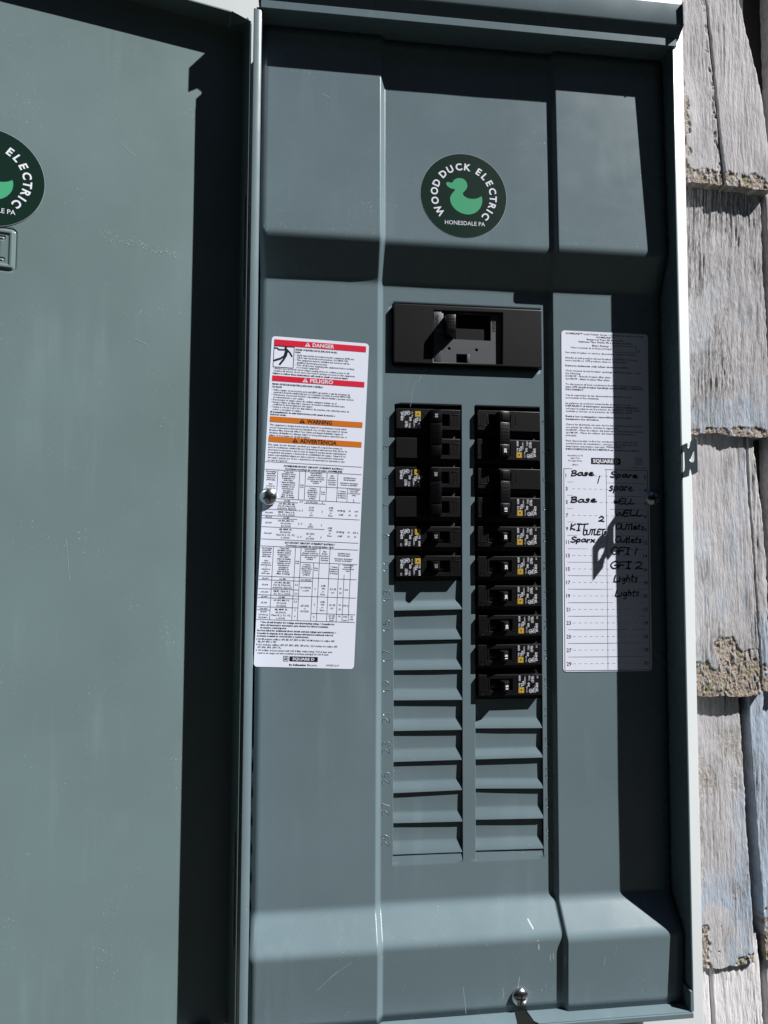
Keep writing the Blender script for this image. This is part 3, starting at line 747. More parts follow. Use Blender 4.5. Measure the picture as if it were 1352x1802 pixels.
# ------------------------------------------------------------------ warning label (left)
def label_fn(x0, z0, rot, yoff=.0):
    c, s = math.cos(rot), math.sin(rot)
    def fn(u, v, l):
        x = x0+u*c-v*s; z = z0+u*s+v*c
        return (x, float(cov_y(x, z))-.20-.05*l-yoff, z)
    return fn
def sheet(name, w, h, r, fn, root, off, curl=None):
    nu, nv = 40, 130; V = []; F = []
    pts = rrect(0, w, -h, 0, r, 6)
    # grid clipped by rounded corners: fan strips between left and right outline
    zs = np.unique(np.concatenate([np.linspace(-h+r, -r, nv), -r+r*np.sin(np.linspace(0, math.pi/2, 7)), -h+r-r*np.sin(np.linspace(0, math.pi/2, 7))]))
    for z in zs:
        d = 0
        if z > -r: d = r-math.sqrt(max(0, r*r-(z+r)**2))
        if z < -h+r: d = r-math.sqrt(max(0, r*r-(z+h-r)**2))
        for i in range(nu+1):
            u = d+(w-2*d)*i/nu; p = list(fn(u, z, 0))
            if curl: p[1] -= curl(u, z)
            V.append(tuple(p))
    for j in range(len(zs)-1):
        for i in range(nu): a = j*(nu+1)+i; F.append((a, a+1, a+nu+2, a+nu+1))
    return mesh(name, V, F, M_WHITE, root, off, smooth=True)
wl_o = (-175, -5, -222)
wl = empty('warning_label', wl_o); tag(wl, 'white bilingual danger label with red and orange bars, left of the breakers', 'label')
wfn = label_fn(-170.3, 54.0, math.radians(-2.35)); WW, WH = 82.6, 276.6
sheet('label_sheet', WW, WH, 3, wfn, wl, wl_o)
p = Print()   # materials: 0 ink, 1 red, 2 orange, 3 white
def bar(z0, z1, m, word, x0=2.2, x1=80.2, tw=20):
    p.rect(x0, x1, -z1, -z0, m, 0)
    ink = 3 if m == 1 else 0; zc = -(z0+z1)/2
    cx = (x0+x1)/2+2.5
    p.text(word, cx, zc-1.55, 3.1, 'C', tw, bold=.03, m=ink, lay=1, res=2)
    tx = cx-tw/2-4
    p.poly([(tx-2.4, zc-1.7), (tx+2.4, zc-1.7), (tx, zc+2.1)], ink, 1)
    p.rect(tx-.28, tx+.28, zc-.5, zc+1.0, m, 2); p.rect(tx-.28, tx+.28, zc-1.3, zc-.8, m, 2)
bar(2.6, 7.7, 1, 'DANGER', tw=18.5); bar(33.6, 38.3, 1, 'PELIGRO', tw=19.5); bar(68.5, 73.2, 2, 'WARNING', tw=21); bar(85.4, 90.1, 2, 'ADVERTENCIA', x0=2, tw=31)
def lines(L, h=1.35, bold=.0):
    for x, z, t, b in L:
        w = len(t)*h*.62
        p.text(t, x, -z, h, 'L', min(w, 79.5-x), bold=.03 if b else .012)
lines([(20.5, 10.6, 'HAZARD OF ELECTRIC SHOCK, EXPLOSION OR ARC', 1), (20.5, 12.9, 'FLASH', 1),
 (20.8, 15.3, '• Apply appropriate personal protective equipment (PPE) and', 0), (22, 17.4, 'follow safe electrical work practices. See NFPA 70E.', 0),
 (20.8, 19.5, '• This equipment must be installed and serviced only by', 0), (22, 21.7, 'qualified electrical personnel.', 0),
 (20.8, 23.8, '• Turn off all power supplying this equipment before working', 0), (22, 25.8, 'on or inside equipment.', 0),
 (2.6, 27.9, '• Always use a properly rated voltage sensing device to confirm power is off.', 0), (2.6, 30.0, '• Replace all devices, doors, and covers before turning on power to this equipment.', 0),
 (2.6, 32.3, 'Failure to follow these instructions will result in death or serious injury.', 1),
 (2.6, 41.4, 'PELIGRO DE DESCARGA ELECTRICA, EXPLOSION O DESTELLO', 1), (2.6, 43.8, 'POR ARQUEO', 1),
 (2.4, 46.3, '• Utilice equipo de proteccion personal (EPP) apropiado y siga las practicas de', 0), (4, 48.3, 'seguridad electrica establecidas por su Compania (consulte la norma NFPA 70E).', 0),
 (2.4, 50.4, '• Unicamente el personal electrico especializado debera instalar y prestar servicio', 0), (4, 52.5, 'de mantenimiento a este equipo.', 0),
 (2.4, 54.6, '• Desenergice el equipo antes de realizar cualquier trabajo en el.', 0), (2.4, 56.7, '• Siempre utilice un dispositivo detector de tension nominal adecuado para', 0),
 (4, 58.7, 'confirmar la desenergizacion del equipo.', 0), (2.4, 60.8, '• Vuelva a colocar todos los dispositivos, las puertas y las cubiertas antes de', 0), (4, 62.9, 'volver a energizar el equipo.', 0),
 (2.4, 65.2, 'El incumplimiento de estas instrucciones podra causar la muerte o', 1), (2.4, 67.3, 'lesiones serias.', 1),
 (2.4, 76.1, 'This equipment is designed and tested by Square D to performance levels which', 0), (2.4, 78.4, 'exceed Underwriters Laboratories Standards. Use of Other than Square D Circuit', 0),
 (2.4, 80.6, 'Breakers May Adversely Affect User Safety and Impair Reliability. Square D', 0), (2.4, 82.8, 'disclaims all liability for damage, injury or non-performance caused by use or', 0), (2.4, 85.0, 'failure of non-Square D circuit breakers.', 0),
 (2.2, 92.8, 'Este equipo ha sido disenado y probado por Square D y supera las normas de', 0), (2.2, 95.0, 'nivel de rendimiento establecidas por Underwriters Laboratories (UL). El uso de', 0),
 (2.2, 97.2, 'interruptores automaticos que no sean de Square D pueden afectar negativamente', 0), (2.2, 99.4, 'la seguridad del usuario y deteriorar la confiabilidad del equipo. Square D no', 0),
 (2.2, 101.6, 'asume responsabilidad alguna por danos, lesiones o funcionamiento inadecuado', 0), (2.2, 103.8, 'del equipo causado por el uso o desperfectos de interruptores automaticos que', 0), (2.2, 106.0, 'no sean de Square D.', 0)])
# pictogram of a falling man and a cable
def frame(x0, x1, z0, z1, w=.35):
    for a, b in (((x0, -z0), (x1, -z0)), ((x0, -z1), (x1, -z1)), ((x0, -z0), (x0, -z1)), ((x1, -z0), (x1, -z1))): p.line(a, b, w)
frame(2.4, 19.3, 8.2, 26.2, .4)
pic = lambda x, y: (2.4+(x-335)/10.75, -(8.2+(y-262-(x-335)*.085)/10.6))
for st, w in (([(345, 395), (400, 378), (440, 350)], 1.6), ([(395, 430), (425, 390), (447, 350)], 1.7), ([(440, 350), (450, 305)], 2.6), ([(440, 300), (380, 298), (362, 283), (340, 282)], 1.1), ([(455, 303), (478, 325), (500, 360)], 1.2), ([(338, 284), (350, 276), (366, 290), (380, 300)], .4)):
    p.stroke([pic(*q) for q in st], w)
hc = pic(440, 283); p.poly([(hc[0]+1.05*math.cos(t*math.pi/6), hc[1]+1.05*math.sin(t*math.pi/6)) for t in range(12)], 0, .04)
# rating tables
def hl(z, x0=0.3, x1=81.6, w=.28): p.line((x0, -z), (x1, -z), w)
def vl(x, z0, z1, w=.24): p.line((x, -z0), (x, -z1), w)
def cell(x, zs, T, w, h=1.25, b=0):
    for z, t in zip(zs, T): p.text(t, x, -z, h, 'C', min(w, len(t)*h*.66), bold=.025 if b else .012)
hl(106.9); p.text('HOMELINE-SHORT CIRCUIT CURRENT RATING /', 41, -110.2, 1.35, 'C', 50, bold=.03); p.text('Corriente nominal de cortocircuito- HOMELINE', 41, -112.5, 1.35, 'C', 48, bold=.03)
hl(113.3)
c = [0.4, 11.2, 29.4, 34.3, 47.2, 52.4, 61.5, 70.2, 75.8, 81.6]
H1 = ['Interrupting', 'Rating RMS', 'Symmetrical', 'Amperes at', '240VAC Max.', '', 'Valor', 'nominal de', 'interrupcion', 'A', 'simetricos', 'rcm a', '240V~ max.']
H2 = ['* Line Side', 'SQUARE D Circuit', 'Breaker Catalog', 'Designation or', 'Fuse Class', 'Clase de fusible', 'o designacion de', 'catalogo de los', 'interruptores', 'automaticos', 'SQUARE D del', 'lado de linea', '(Max. A rating)']
def header(z, z1, cc):
    cell((cc[0]+cc[1])/2, [z+2+k*1.75 for k in range(13)], H1, 9.5, 1.05, 1); cell((cc[1]+cc[2])/2, [z+1.8+k*1.75 for k in range(13)], H2, 16, 1.1, 1)
    cell((cc[2]+cc[3])/2, [z+12, z+13.7], ['Poles', 'Polos'], 4, .95, 1)
    cell((cc[3]+cc[5])/2, [z+1.6+k*1.65 for k in range(6)], ['Tenant SQUARE D', 'Circuit Breaker', '(Integral or Remote)', 'Interruptor Automatico', 'del usuario de', 'SQUARE D'], 16, 1.0, 1)
    cell((cc[5]+cc[6])/2, [z+3+k*1.8 for k in range(5)], ['Main', 'Breaker', 'Interruptor', 'Automatico', 'Principal'], 7, 1.0, 1)
    cell((cc[6]+cc[-1])/2, [z+4, z+5.7, z+8.4, z+10.1], ['SQUARE D Branch', 'Circuit Breaker', 'Interruptor Automatico', 'Derivado de SQUARE D'], 16, 1.05, 1)
    cell((cc[3]+cc[4])/2, [z+14.4+k*1.7 for k in range(6)], ['* Catalog', 'Designation', '(Ampere Max.)', 'Designacion', 'de Catalogo', '(A Max.)'], 10.5, 1.0, 1)
    cell((cc[4]+cc[5])/2, [z+17, z+18.7], ['Poles', 'Polos'], 4, .95, 1)
    cell((cc[6]+cc[7])/2, [z+15.5+k*1.8 for k in range(4)], ['* Catalog', 'Designation', 'Designacion', 'de Catalogo'], 7, 1.0, 1)
    cell((cc[7]+cc[-1])/2, [z+13.6+k*1.6 for k in range(4)], ['Current Rating', 'Ampere Max.', 'Corriente Nominal', 'A Max.'], 10, .95, 1)
    for x in cc[1:-1]:
        t = z if x in (cc[1], cc[2], cc[3], cc[5], cc[6]) else z+12.4
        if x == cc[8]: t = z+21
        vl(x, t, z1)
    hl(z+12.2, cc[3], cc[-1])
header(113.3, 137.4, c)
rows = [(137.4, 140.0), (140.0, 146.6), (146.6, 151.8), (151.8, 154.0), (154.0, 161.3), (161.3, 171.5)]
for z0, z1 in rows: hl(z1, .4, c[2] if z1 not in (151.8, 171.5) else 81.6)
hl(137.4)
cell(5.8, [139.4, 144.1, 150.0, 153.6, 158.4, 167.2], ['42,000', '65,000', '100,000', '42,000', '65,000', '100,000'], 8, 1.35)
cell(20.3, [139.4], ['LA, MA'], 16); cell(20.3, [142, 144, 146], ['LH, MG, MH, MJ,', 'PG, PJ, PA(1600),', 'RG(2000), RJ(2000)'], 16, 1.3); cell(20.3, [149, 151.2], ['MHF, Class J, R,', 'T6, T3, L (1200)'], 16, 1.3)
cell(20.3, [153.6], ['LA, MA'], 16); cell(20.3, [156.2, 158.4, 160.6], ['LH, MG, MH, PG,', 'PA (1600),', 'RG (2000)'], 15, 1.3); cell(20.3, [163.4, 165.7, 168, 170.3], ['MJ, MHF, PJ,', 'RJ (2000),', 'Class R, J, T6, T3,', 'L (1200)'], 16, 1.3)
cell(31.9, [139.4, 147, 158, 169], ['2,3', '2, 3', '2, 3', '2, 3'], 4, 1.3)
cell(40.7, [139.4, 144, 146.2, 148.4, 150.6, 158, 160, 166, 168, 170], ['QO-VH (125)', 'QO-VH', '(125)', 'or', 'QOH', 'QD', '(225)', 'QD (225)', 'or', 'QG (225)'], 11, 1.3)
cell(49.8, [139.4, 147, 158.4, 168.6], ['2']*4, 2, 1.4); hl(140, c[3], c[5]); hl(161.3, c[2], c[5])
cell(57, [143.5, 145.7, 147.9, 150.1, 160.5, 162.7, 164.9, 167.1], ['QOM1', '-VH', 'or', 'None', 'QOM2', '-VH', 'or', 'None'], 6.5, 1.4)
cell(65.9, [145.5, 149, 163.5, 167], ['HOM (§)', 'HOMT', 'HOM (§)', 'HOMT'], 7.2, 1.4); cell(73, [145.5, 149, 163.5, 167], ['50', '30', '50', '30'], 3.4, 1.4); cell(78.7, [145.5, 149, 163.5, 167], ['100', '50', '200 ‡', '50'], 4.6, 1.4)
p.text('QO-SHORT CIRCUIT CURRENT RATING /', 41, -174.3, 1.35, 'C', 42, bold=.03); p.text('Corriente nominal de cortocircuito- QO', 41, -176.6, 1.35, 'C', 40, bold=.03)
hl(177.3)
c2 = [0.4, 11, 29.2, 33.8, 44.8, 49.6, 58, 66, 70.8, 76, 81.6]
header(177.3, 202.2, c2); vl(76, 199, 237.9)
for z in (202.2, 237.9): hl(z)
for z0, z1 in ((202.2, 205.2), (205.2, 212.6), (212.6, 217.6), (217.6, 220), (220, 227.4)): hl(z1, .4, c2[3] if z1 != 217.6 else 81.6)
hl(230, .4, 11); hl(231.5, c2[4], 81.6); hl(205.2, c2[3], c2[4])
for x in c2[1:-1]: vl(x, 202.2, 237.9)
cell(5.7, [204.6, 209.8, 215.8, 219.6, 224.6, 229.5, 232, 234.5, 236.8], ['42,000', '65,000', '100,000', '42,000', '65,000', '100,000', '65,000', '30,000 at', '120/208V~'], 9, 1.3)
cell(20.1, [204.6, 207.6, 209.7, 211.9, 214.8, 217, 219.6, 222.2, 224.5, 226.8, 229.8, 232.2, 234.6, 237], ['LA, MA', 'LH, MG, MJ, MH,', 'PG, PJ, PA(1600),', 'RG(2000), RJ(2000)', 'MHF, Class R, J,', 'T6, T3, L (1200)', 'LA, MA', 'LH, MG, MH, PG,', 'PA (1600)', 'RG (2000)', 'MJ, MHF, PJ,', 'RJ (2000),', 'Class R, J, T6, T3,', 'L (1200)'], 16.5, 1.3)
cell(31.5, [209, 216.2, 222.8, 230, 235], ['2,3', '2,3', '2,3', '2', '3'], 3.6, 1.3)
cell(39.3, [204.6, 211, 213.5, 226, 228.3, 230.6], ['QO-VH(125)', 'QO-VH(125)', 'or QOH', 'QD (225)', 'or', 'QG (225)'], 10.6, 1.3); cell(47.2, [212, 224.8, 235], ['2', '2', '3'], 2, 1.4)
cell(53.8, [209, 211.4, 213.8, 216.2, 222.4, 224.7, 227, 229.3], ['QOM1', '-VH', 'or', 'None', 'QOM2', '-VH', 'or', 'None'], 6.5, 1.4)
cell(62, [211.4, 214.4, 224.6, 227.4, 233.6, 235.5, 237.4], ['QO (¥)', 'QOT', 'QO (¥)', 'QOT', 'QO (¥)', 'QO-VH', 'QO-H'], 7, 1.3)
cell(68.4, [211, 214.4, 224.6, 228, 234], ['70', '20', '70', '20', '70'], 3.2, 1.4); cell(73.4, [211.6, 224.8, 234, 237.2], ['100', '200 ‡', '125', '100'], 4.4, 1.4); cell(78.8, [234, 236.2], ['30', '100'], 4, 1.4)
lines([(3.6, 240.6, '* See circuit breaker for voltage and interrupting rating. / Consulte los', 1), (3.6, 242.9, 'datos del interruptor automatico para obtener los valores nominales', 1), (3.6, 245.1, 'de tension e interrupcion.', 1),
 (1.2, 247.4, 'See box label for additional short circuit current ratings and restrictions. /', 1), (1.2, 249.7, 'Consulte la etiqueta de la caja para obtener informacion adicional sobre la', 1), (1.2, 251.9, 'corriente nominal de cortocircuito y restricciones.', 1),
 (1.2, 254.5, '§ HOM includes suffixes AFI, BB, DF, EPD & GFI / HOM incluye los sufijos AFI,', 0), (2.6, 256.6, 'BB, DF, EPD y GFI.', 0),
 (1.2, 259.0, '¥ QO includes suffixes AFI, DF, EPD, EPE, GFI & PL / QO incluye los sufijos AFI,', 0), (2.6, 261.2, 'DF, EPD, EPE, GFI Y PL.', 0),
 (1.2, 263.6, '‡ 100 A Max. in load centers with 125 A Max. mains rating / 100 A max. para', 0), (2.6, 265.8, 'centros de carga con valor nominal en la linea principal de 125 A max.', 0)])
def sqd(x0, z0, k=1.0):
    """square emblem and name plate"""
    frame(x0, x0+3.8*k, z0, z0+3.9*k, .3); frame(x0+1.1*k, x0+2.7*k, z0+1.2*k, z0+2.7*k, .5)
    p.rect(x0+5*k, x0+28.2*k, -(z0+3.9*k), -z0, 0)
    p.text('SQUARE D', x0+16.4*k, -(z0+3.0*k), 2.1*k, 'C', 18*k, bold=.04, m=3, lay=1, res=2)
sqd(24, 267.4); p.text('by Schneider', 36, -274.9, 1.5, 'C', 14, bold=.035); p.text('Electric', 48, -274.9, 1.5, 'C', 8, bold=.005); p.text('NVE52669', 65, -274.6, 1.4, 'C', 10.5)
p.build('printed_text', [M_INK, M_RED, M_ORANGE, M_PWHITE], wl, lambda u, v, l: wfn(u, v, l+3), wl_o)

# ------------------------------------------------------------------ circuit directory label (right)
dl_o = (124, -5, -231)
dl = empty('circuit_directory_label', dl_o); tag(dl, 'white directory label with handwritten circuit names, right of the breakers, half in shadow', 'label')
dfn_ = label_fn(84.0, 69.6, math.radians(-.35)); DW, DH = 81.0, 300.6
sheet('label_sheet', DW, DH, 3, dfn_, dl, dl_o, curl=lambda u, z: .12*math.sin(z/31.0)*math.sin(u/13.0)+.12)
dfn2 = lambda u, v, l: (lambda q: (q[0], q[1]-.06-.12-.12*math.sin(v/31.0)*math.sin(u/13.0), q[2]))(dfn_(u, v, l))
p = Print()
for z, t, w in ((3.2, 'HOMELINE™ Load Center Cover / Cubierta del centro de carga', 73), (5.6, 'HOMELINE™', 16), (7.9, 'Rainproof Type 3R Enclosure', 34), (10.2, 'Gabinete Tipo Nema 3R a prueba de lluvia', 50)):
    p.text(t, 40.5, -z, 1.5, 'C', w, bold=.02)
p.text('Mains Ratings  /', 46.5, -13.4, 1.6, 'R', 18, bold=.01); p.text('Valor nominal de la linea principal', 46.5, -15.8, 1.5, 'R', 38, bold=.01)
frame(48.2, 70, 12.0, 17.6, .35); p.text('A', 71.5, -17.4, 2.6)
def dlines(L, h=1.55):
    for z, t, w, b in L: p.text(t, 3.6, -z, h, 'L', w, bold=.028 if b else .012)
dlines([(20.4, 'See main breaker or service disconnect rating if installed.', 66, 0), (25.2, 'Handle at mid position shows breaker is TRIPPED. TO reset', 68, 0), (27.6, 'move handle to OFF position, then to ON position.', 58, 0),
 (32.3, 'Remove twistouts only when circuits installed.', 59, 1), (36.8, 'Close unused circuit breaker openings with filler plates. Order', 71, 0), (39.3, 'the following:', 14, 0), (41.7, 'HOM1FP - Branch breaker filler plate', 42, 0), (44.2, 'QOM1FP - Main breaker filler plate', 41, 0),
 (49.0, 'To disconnect all load conductors from the supply conductors,', 71, 0), (51.4, 'turn OFF circuit breaker handle(s) marked MAIN or SERVICE', 72, 1), (53.8, 'DISCONNECT.', 17, 1),
 (58.8, 'Vea la capacidad de las desconexion principal o de la', 62, 0), (61.2, 'acometida si fue instalada.', 31, 0),
 (66.0, 'La palanca en posicion intermedia indica que se ha', 60, 0), (68.4, 'DISPARADO el interruptor automatico. Para restablecerlo,', 68, 1), (70.8, 'coloque la palanca en la posicion de ABIERTO (OFF) luego', 69, 0), (73.2, 'vuelvala a colocar en la posicion de CERRADO (ON).', 62, 0),
 (77.8, 'Retire los rectangulos removibles solo si estan', 61, 1), (80.3, 'instalados los circuitos.', 31, 1),
 (85.0, 'Cierre las aberturas sin usar de los interruptores automaticos', 71, 0), (87.5, 'con placas de relleno. Solicite lo siguiente:', 48, 0), (90.0, 'HOM1FP - Placa de relleno del interruptor automatico derivado.', 72, 0), (92.4, 'QOM1FP - Placa de relleno del interruptor automatico', 64, 0), (94.8, 'principal.', 10, 0),
 (99.6, 'Para desconectar todos los conductores de carga de los', 66, 0), (102.0, 'conductores de suministro, coloque la(s) palanca(s) del', 66, 0), (104.5, 'interruptor automatico marcado \"PRINCIPAL\" o', 54, 0), (107.0, 'DESCONEXION DE ACOMETIDA en la posicion de abierto.', 69, 1)])
for z, t in ((112.6, 'Assembled in US'), (114.9, 'with US &'), (117.2, 'Foreign Parts'), (120.8, '280311')): p.text(t, 12, -z, 1.4, 'C', len(t)*.95, bold=.005)
p.rect(26.6, 54.0, -119.2, -113.6, 0); p.text('SQUARE D', 40.3, -117.8, 3.0, 'C', 24, bold=.045, m=3, lay=1, res=2)
frame(68, 74.2, 112.4, 118.6, .35); frame(69.6, 72.6, 114, 117, .5); p.text('HOM6-12F-19', 71, -122.2, 1.4, 'C', 14)
T0, RH = 123.8, 11.72
frame(1.6, 79.2, T0, T0+15*RH, .45); p.line((40.6, -T0), (40.6, -(T0+15*RH)), .28)
for k in range(15):
    z = T0+k*RH
    if k: p.line((4.6, -z), (76, -z), .25)
    zm = z+RH/2
    for q in range(14):
        x = 9+q*5.1
        p.line((x, -zm), (x+2.6, -zm), .2)
    p.text(str(2*k+1), 3.2, -(zm+1.6), 3.1, 'L', None, .015, res=2); p.text(str(2*k+2), 77.8, -(zm+1.6), 3.1, 'R', None, .01, res=2)
p.build('printed_text', [M_INK, M_RED, M_ORANGE, M_PWHITE], dl, dfn2, dl_o)
# handwriting: single-stroke pen letters
HW = {'B': [[(.12,0),(.2,1)],[(.05,.95),(.5,1.02),(.72,.86),(.62,.62),(.25,.52),(.7,.44),(.8,.2),(.5,.02),(.1,0)]],
 'a': [[(.75,.5),(.4,.56),(.12,.3),(.25,.03),(.55,.1),(.75,.48),(.72,.15),(.95,.03)]], 's': [[(.72,.52),(.42,.62),(.2,.45),(.62,.24),(.5,.02),(.08,.04)]],
 'e': [[(.1,.25),(.55,.36),(.6,.52),(.35,.58),(.12,.35),(.2,.08),(.55,.02),(.85,.16)]], 'S': [[(.85,.88),(.5,1),(.15,.82),(.3,.58),(.7,.42),(.72,.12),(.35,0),(.02,.12)]],
 'p': [[(.18,.52),(.1,-.3)],[(.14,.42),(.45,.58),(.7,.42),(.55,.1),(.16,.08)]], 'r': [[(.15,.55),(.2,0)],[(.2,.35),(.45,.55),(.65,.5)]],
 'x': [[(.1,.5),(.7,.02)],[(.7,.52),(.1,0)]], 'K': [[(.15,1),(.1,0)],[(.75,.98),(.12,.42),(.8,.02)]], 'I': [[(.5,1),(.5,0)],[(.2,1),(.8,1)],[(.2,0),(.8,0)]], 'i': [[(.3,.6),(.32,0)]],
 'T': [[(.0,.92),(1.0,1.0)],[(.5,.96),(.45,0)]], 't': [[(.4,.95),(.35,.05),(.6,0)],[(.08,.62),(.75,.68)]], 'O': [[(.5,1),(.1,.7),(.1,.25),(.45,0),(.85,.25),(.85,.75),(.5,1)]], 'o': [[(.4,.58),(.1,.4),(.15,.08),(.5,.02),(.7,.3),(.4,.58)]],
 'u': [[(.1,.55),(.12,.1),(.45,.02),(.7,.2),(.72,.55),(.75,.02)]], 'U': [[(.08,.95),(.1,.15),(.45,0),(.8,.2),(.85,.95)]], 'l': [[(.25,1),(.22,.05),(.5,0)]], 'L': [[(.25,1),(.15,.03),(.9,.06)]],
 'E': [[(.85,.98),(.2,.95),(.12,.02),(.85,.05)],[(.15,.5),(.7,.54)]], 'W': [[(.0,.95),(.25,.02),(.5,.75),(.72,.02),(1.05,1)]], 'w': [[(.02,.55),(.22,.02),(.4,.45),(.6,.02),(.85,.6)]],
 'G': [[(.85,.85),(.5,1),(.1,.7),(.1,.25),(.5,0),(.85,.2),(.85,.45),(.5,.45)]], 'F': [[(.15,0),(.2,.95),(.9,1)],[(.18,.5),(.75,.54)]], '1': [[(.55,1),(.35,0)]],
 '2': [[(.1,.8),(.45,1),(.8,.78),(.6,.4),(.08,.04),(.4,.1),(.95,.02)]], 'g': [[(.7,.5),(.35,.58),(.12,.32),(.35,.05),(.68,.45),(.62,-.25),(.25,-.35)]], 'h': [[(.15,1),(.12,0)],[(.14,.4),(.45,.56),(.65,.4),(.66,.02)]], ' ': []}
CW = {'B': .8, 'a': .85, 's': .65, 'e': .75, 'S': .8, 'p': .75, 'r': .65, 'x': .75, 'K': .85, 'I': .8, 'i': .42, 'T': .9, 't': .62, 'O': .95, 'o': .75, 'u': .82, 'U': .95, 'l': .45, 'L': .9, 'E': .9, 'W': 1.1, 'w': .9, 'G': 1., 'F': .9, '1': .6, '2': .95, 'g': .8, 'h': .75, ' ': .5}
hp = Print(); hr = random.Random(3)
def write(s, x, z, h, w, pen=.85, slope=0):
    tot = sum(CW[c] for c in s); k = w/tot; cx = x
    for c in s:
        jy = hr.uniform(-.25, .25); js = hr.uniform(.92, 1.08)
        for st in HW[c]:
            pts = [(cx+a*CW[c]*k*1.12+b*h*.16+hr.uniform(-.12, .12), z+slope*(cx-x)+jy+b*h*js+hr.uniform(-.1, .1)) for a, b in st]
            # resample smooth
            Q = []
            n = len(pts)
            for i in range(n-1):
                p0, p1, p2, p3 = pts[max(i-1, 0)], pts[i], pts[i+1], pts[min(i+2, n-1)]
                for t in (0, .25, .5, .75):
                    f = lambda a, b, c_, d: .5*((2*b)+(-a+c_)*t+(2*a-5*b+4*c_-d)*t*t+(-a+3*b-3*c_+d)*t**3)
                    Q.append((f(p0[0], p1[0], p2[0], p3[0]), f(p0[1], p1[1], p2[1], p3[1])))
            Q.append(pts[-1])
            hp.stroke(Q, pen*hr.uniform(1.15, 1.7))
        cx += CW[c]*k
g_ = lambda x, y: ((x-152)/8.45+1.6, -(123.6+(y-130)/9.02))
def wr(s, x0, x1, yb, h, pen=.85, slope=0): a = g_(x0, yb); write(s, a[0], a[1], h/9.02, (x1-x0)/8.45, pen, slope)
wr('Base', 205, 385, 186, 40, .85, .03); wr('1', 402, 432, 240, 55, .7); wr('Base', 200, 405, 398, 44, .85, .02); wr('2', 415, 458, 545, 36, .8)
wr('KIT', 196, 325, 620, 52, .75); wr('OUTLETs', 295, 478, 655, 42, .7, .03); wr('Sparx', 202, 392, 712, 40, .8)
wr('Spare', 512, 730, 193, 42, .85); wr('spare', 502, 690, 300, 60, .75); wr('wELL', 538, 700, 403, 44, .75); wr('WELL', 545, 760, 500, 44, .75, .02)
wr('OUTlets', 550, 775, 608, 44, .75); wr('Outlets', 545, 755, 712, 46, .75); wr('GFI 1', 508, 722, 808, 54, .75); wr('GFI 2', 505, 752, 920, 54, .8)
wr('Lights', 528, 720, 1022, 52, .75); wr('Lights', 538, 730, 1138, 52, .75)
hp.build('handwriting', [M_PEN], dl, lambda u, v, l: (lambda q: (q[0], q[1]-.1, q[2]))(dfn2(u, v, 0)), dl_o)

# ------------------------------------------------------------------ circuit breakers
YF = -3.6
def breaker_print(pr, a0, second=True):
    """white and yellow print on the outer end of a pole; local a axis to the right, letters read upward"""
    # yellow square with nested square and D
    def sq(c, s, m, lay): pr.rect(c[0]-s, c[0]+s, c[1]-s, c[1]+s, m, lay)
    c = (a0+2.5, -4.3); sq(c, 2.35, 1, 0); sq(c, 1.95, 2, 1.5); sq(c, 1.6, 1, 3); sq(c, .95, 2, 4.5)
    pr.text('D', c[0]+.5, c[1], 1.1, 'C', .9, bold=.02, rot=90, m=1, lay=6)
    T = lambda s, x, z, h, w, b=.02: pr.text(s, x, z, h, 'L', w, bold=b, rot=90)
    T('TYPE', a0+1.6, -1.4, 1.3, 3.2); T('HOM', a0+1.9, 3.6, 1.7, 4.3, .03)
    T('HACR', a0+3.4, -1.4, 1.2, 3.2); T('15A', a0+5.0, -.4, 1.7, 4.0, .03)
    T('120/240V~', a0+6.3, .8, 1.2, 6.8, .01); T('CU-AL', a0+8.0, -6.4, 1.2, 5.6, 0)
    T('10kA', a0+10.5, 4.0, 1.9, 4.0, 0); T('SWD', a0+9.9, -1.4, 1.7, 3.6, .03)
    T('LISTED', a0+13.6, 2.2, 1.4, 5.6); T('CIR BKR', a0+12.2, 2.2, 1.0, 5.0, .01)
    T('60C/75C', a0+15.4, -6.6, 1.2, 6.0, .01); T('DP-4075', a0+17.4, -5.5, 1.9, 7.4, .035)
    T('WIRE', a0+14.0, -6.6, 1.2, 4.0)
    if second: T('40C', a0+17.6, 5.6, 1.5, 2.4, 0)
    k = 14; cc = (a0+11.0, -5.0)
    for r0, r1 in ((1.35, 1.75),):
        for i in range(k):
            t0, t1 = 2*math.pi*i/k, 2*math.pi*(i+1)/k
            pr.poly([(cc[0]+r0*math.cos(t0), cc[1]+r0*math.sin(t0)), (cc[0]+r1*math.cos(t0), cc[1]+r1*math.sin(t0)), (cc[0]+r1*math.cos(t1), cc[1]+r1*math.sin(t1)), (cc[0]+r0*math.cos(t1), cc[1]+r0*math.sin(t1))], 0)
    pr.line((cc[0]-.7, cc[1]-.7), (cc[0]+.8, cc[1]+.6), .5); pr.line((cc[0]+.5, cc[1]-.5), (cc[0]+1.5, cc[1]+.8), .4)
AO = 35.2     # local x = a - AO
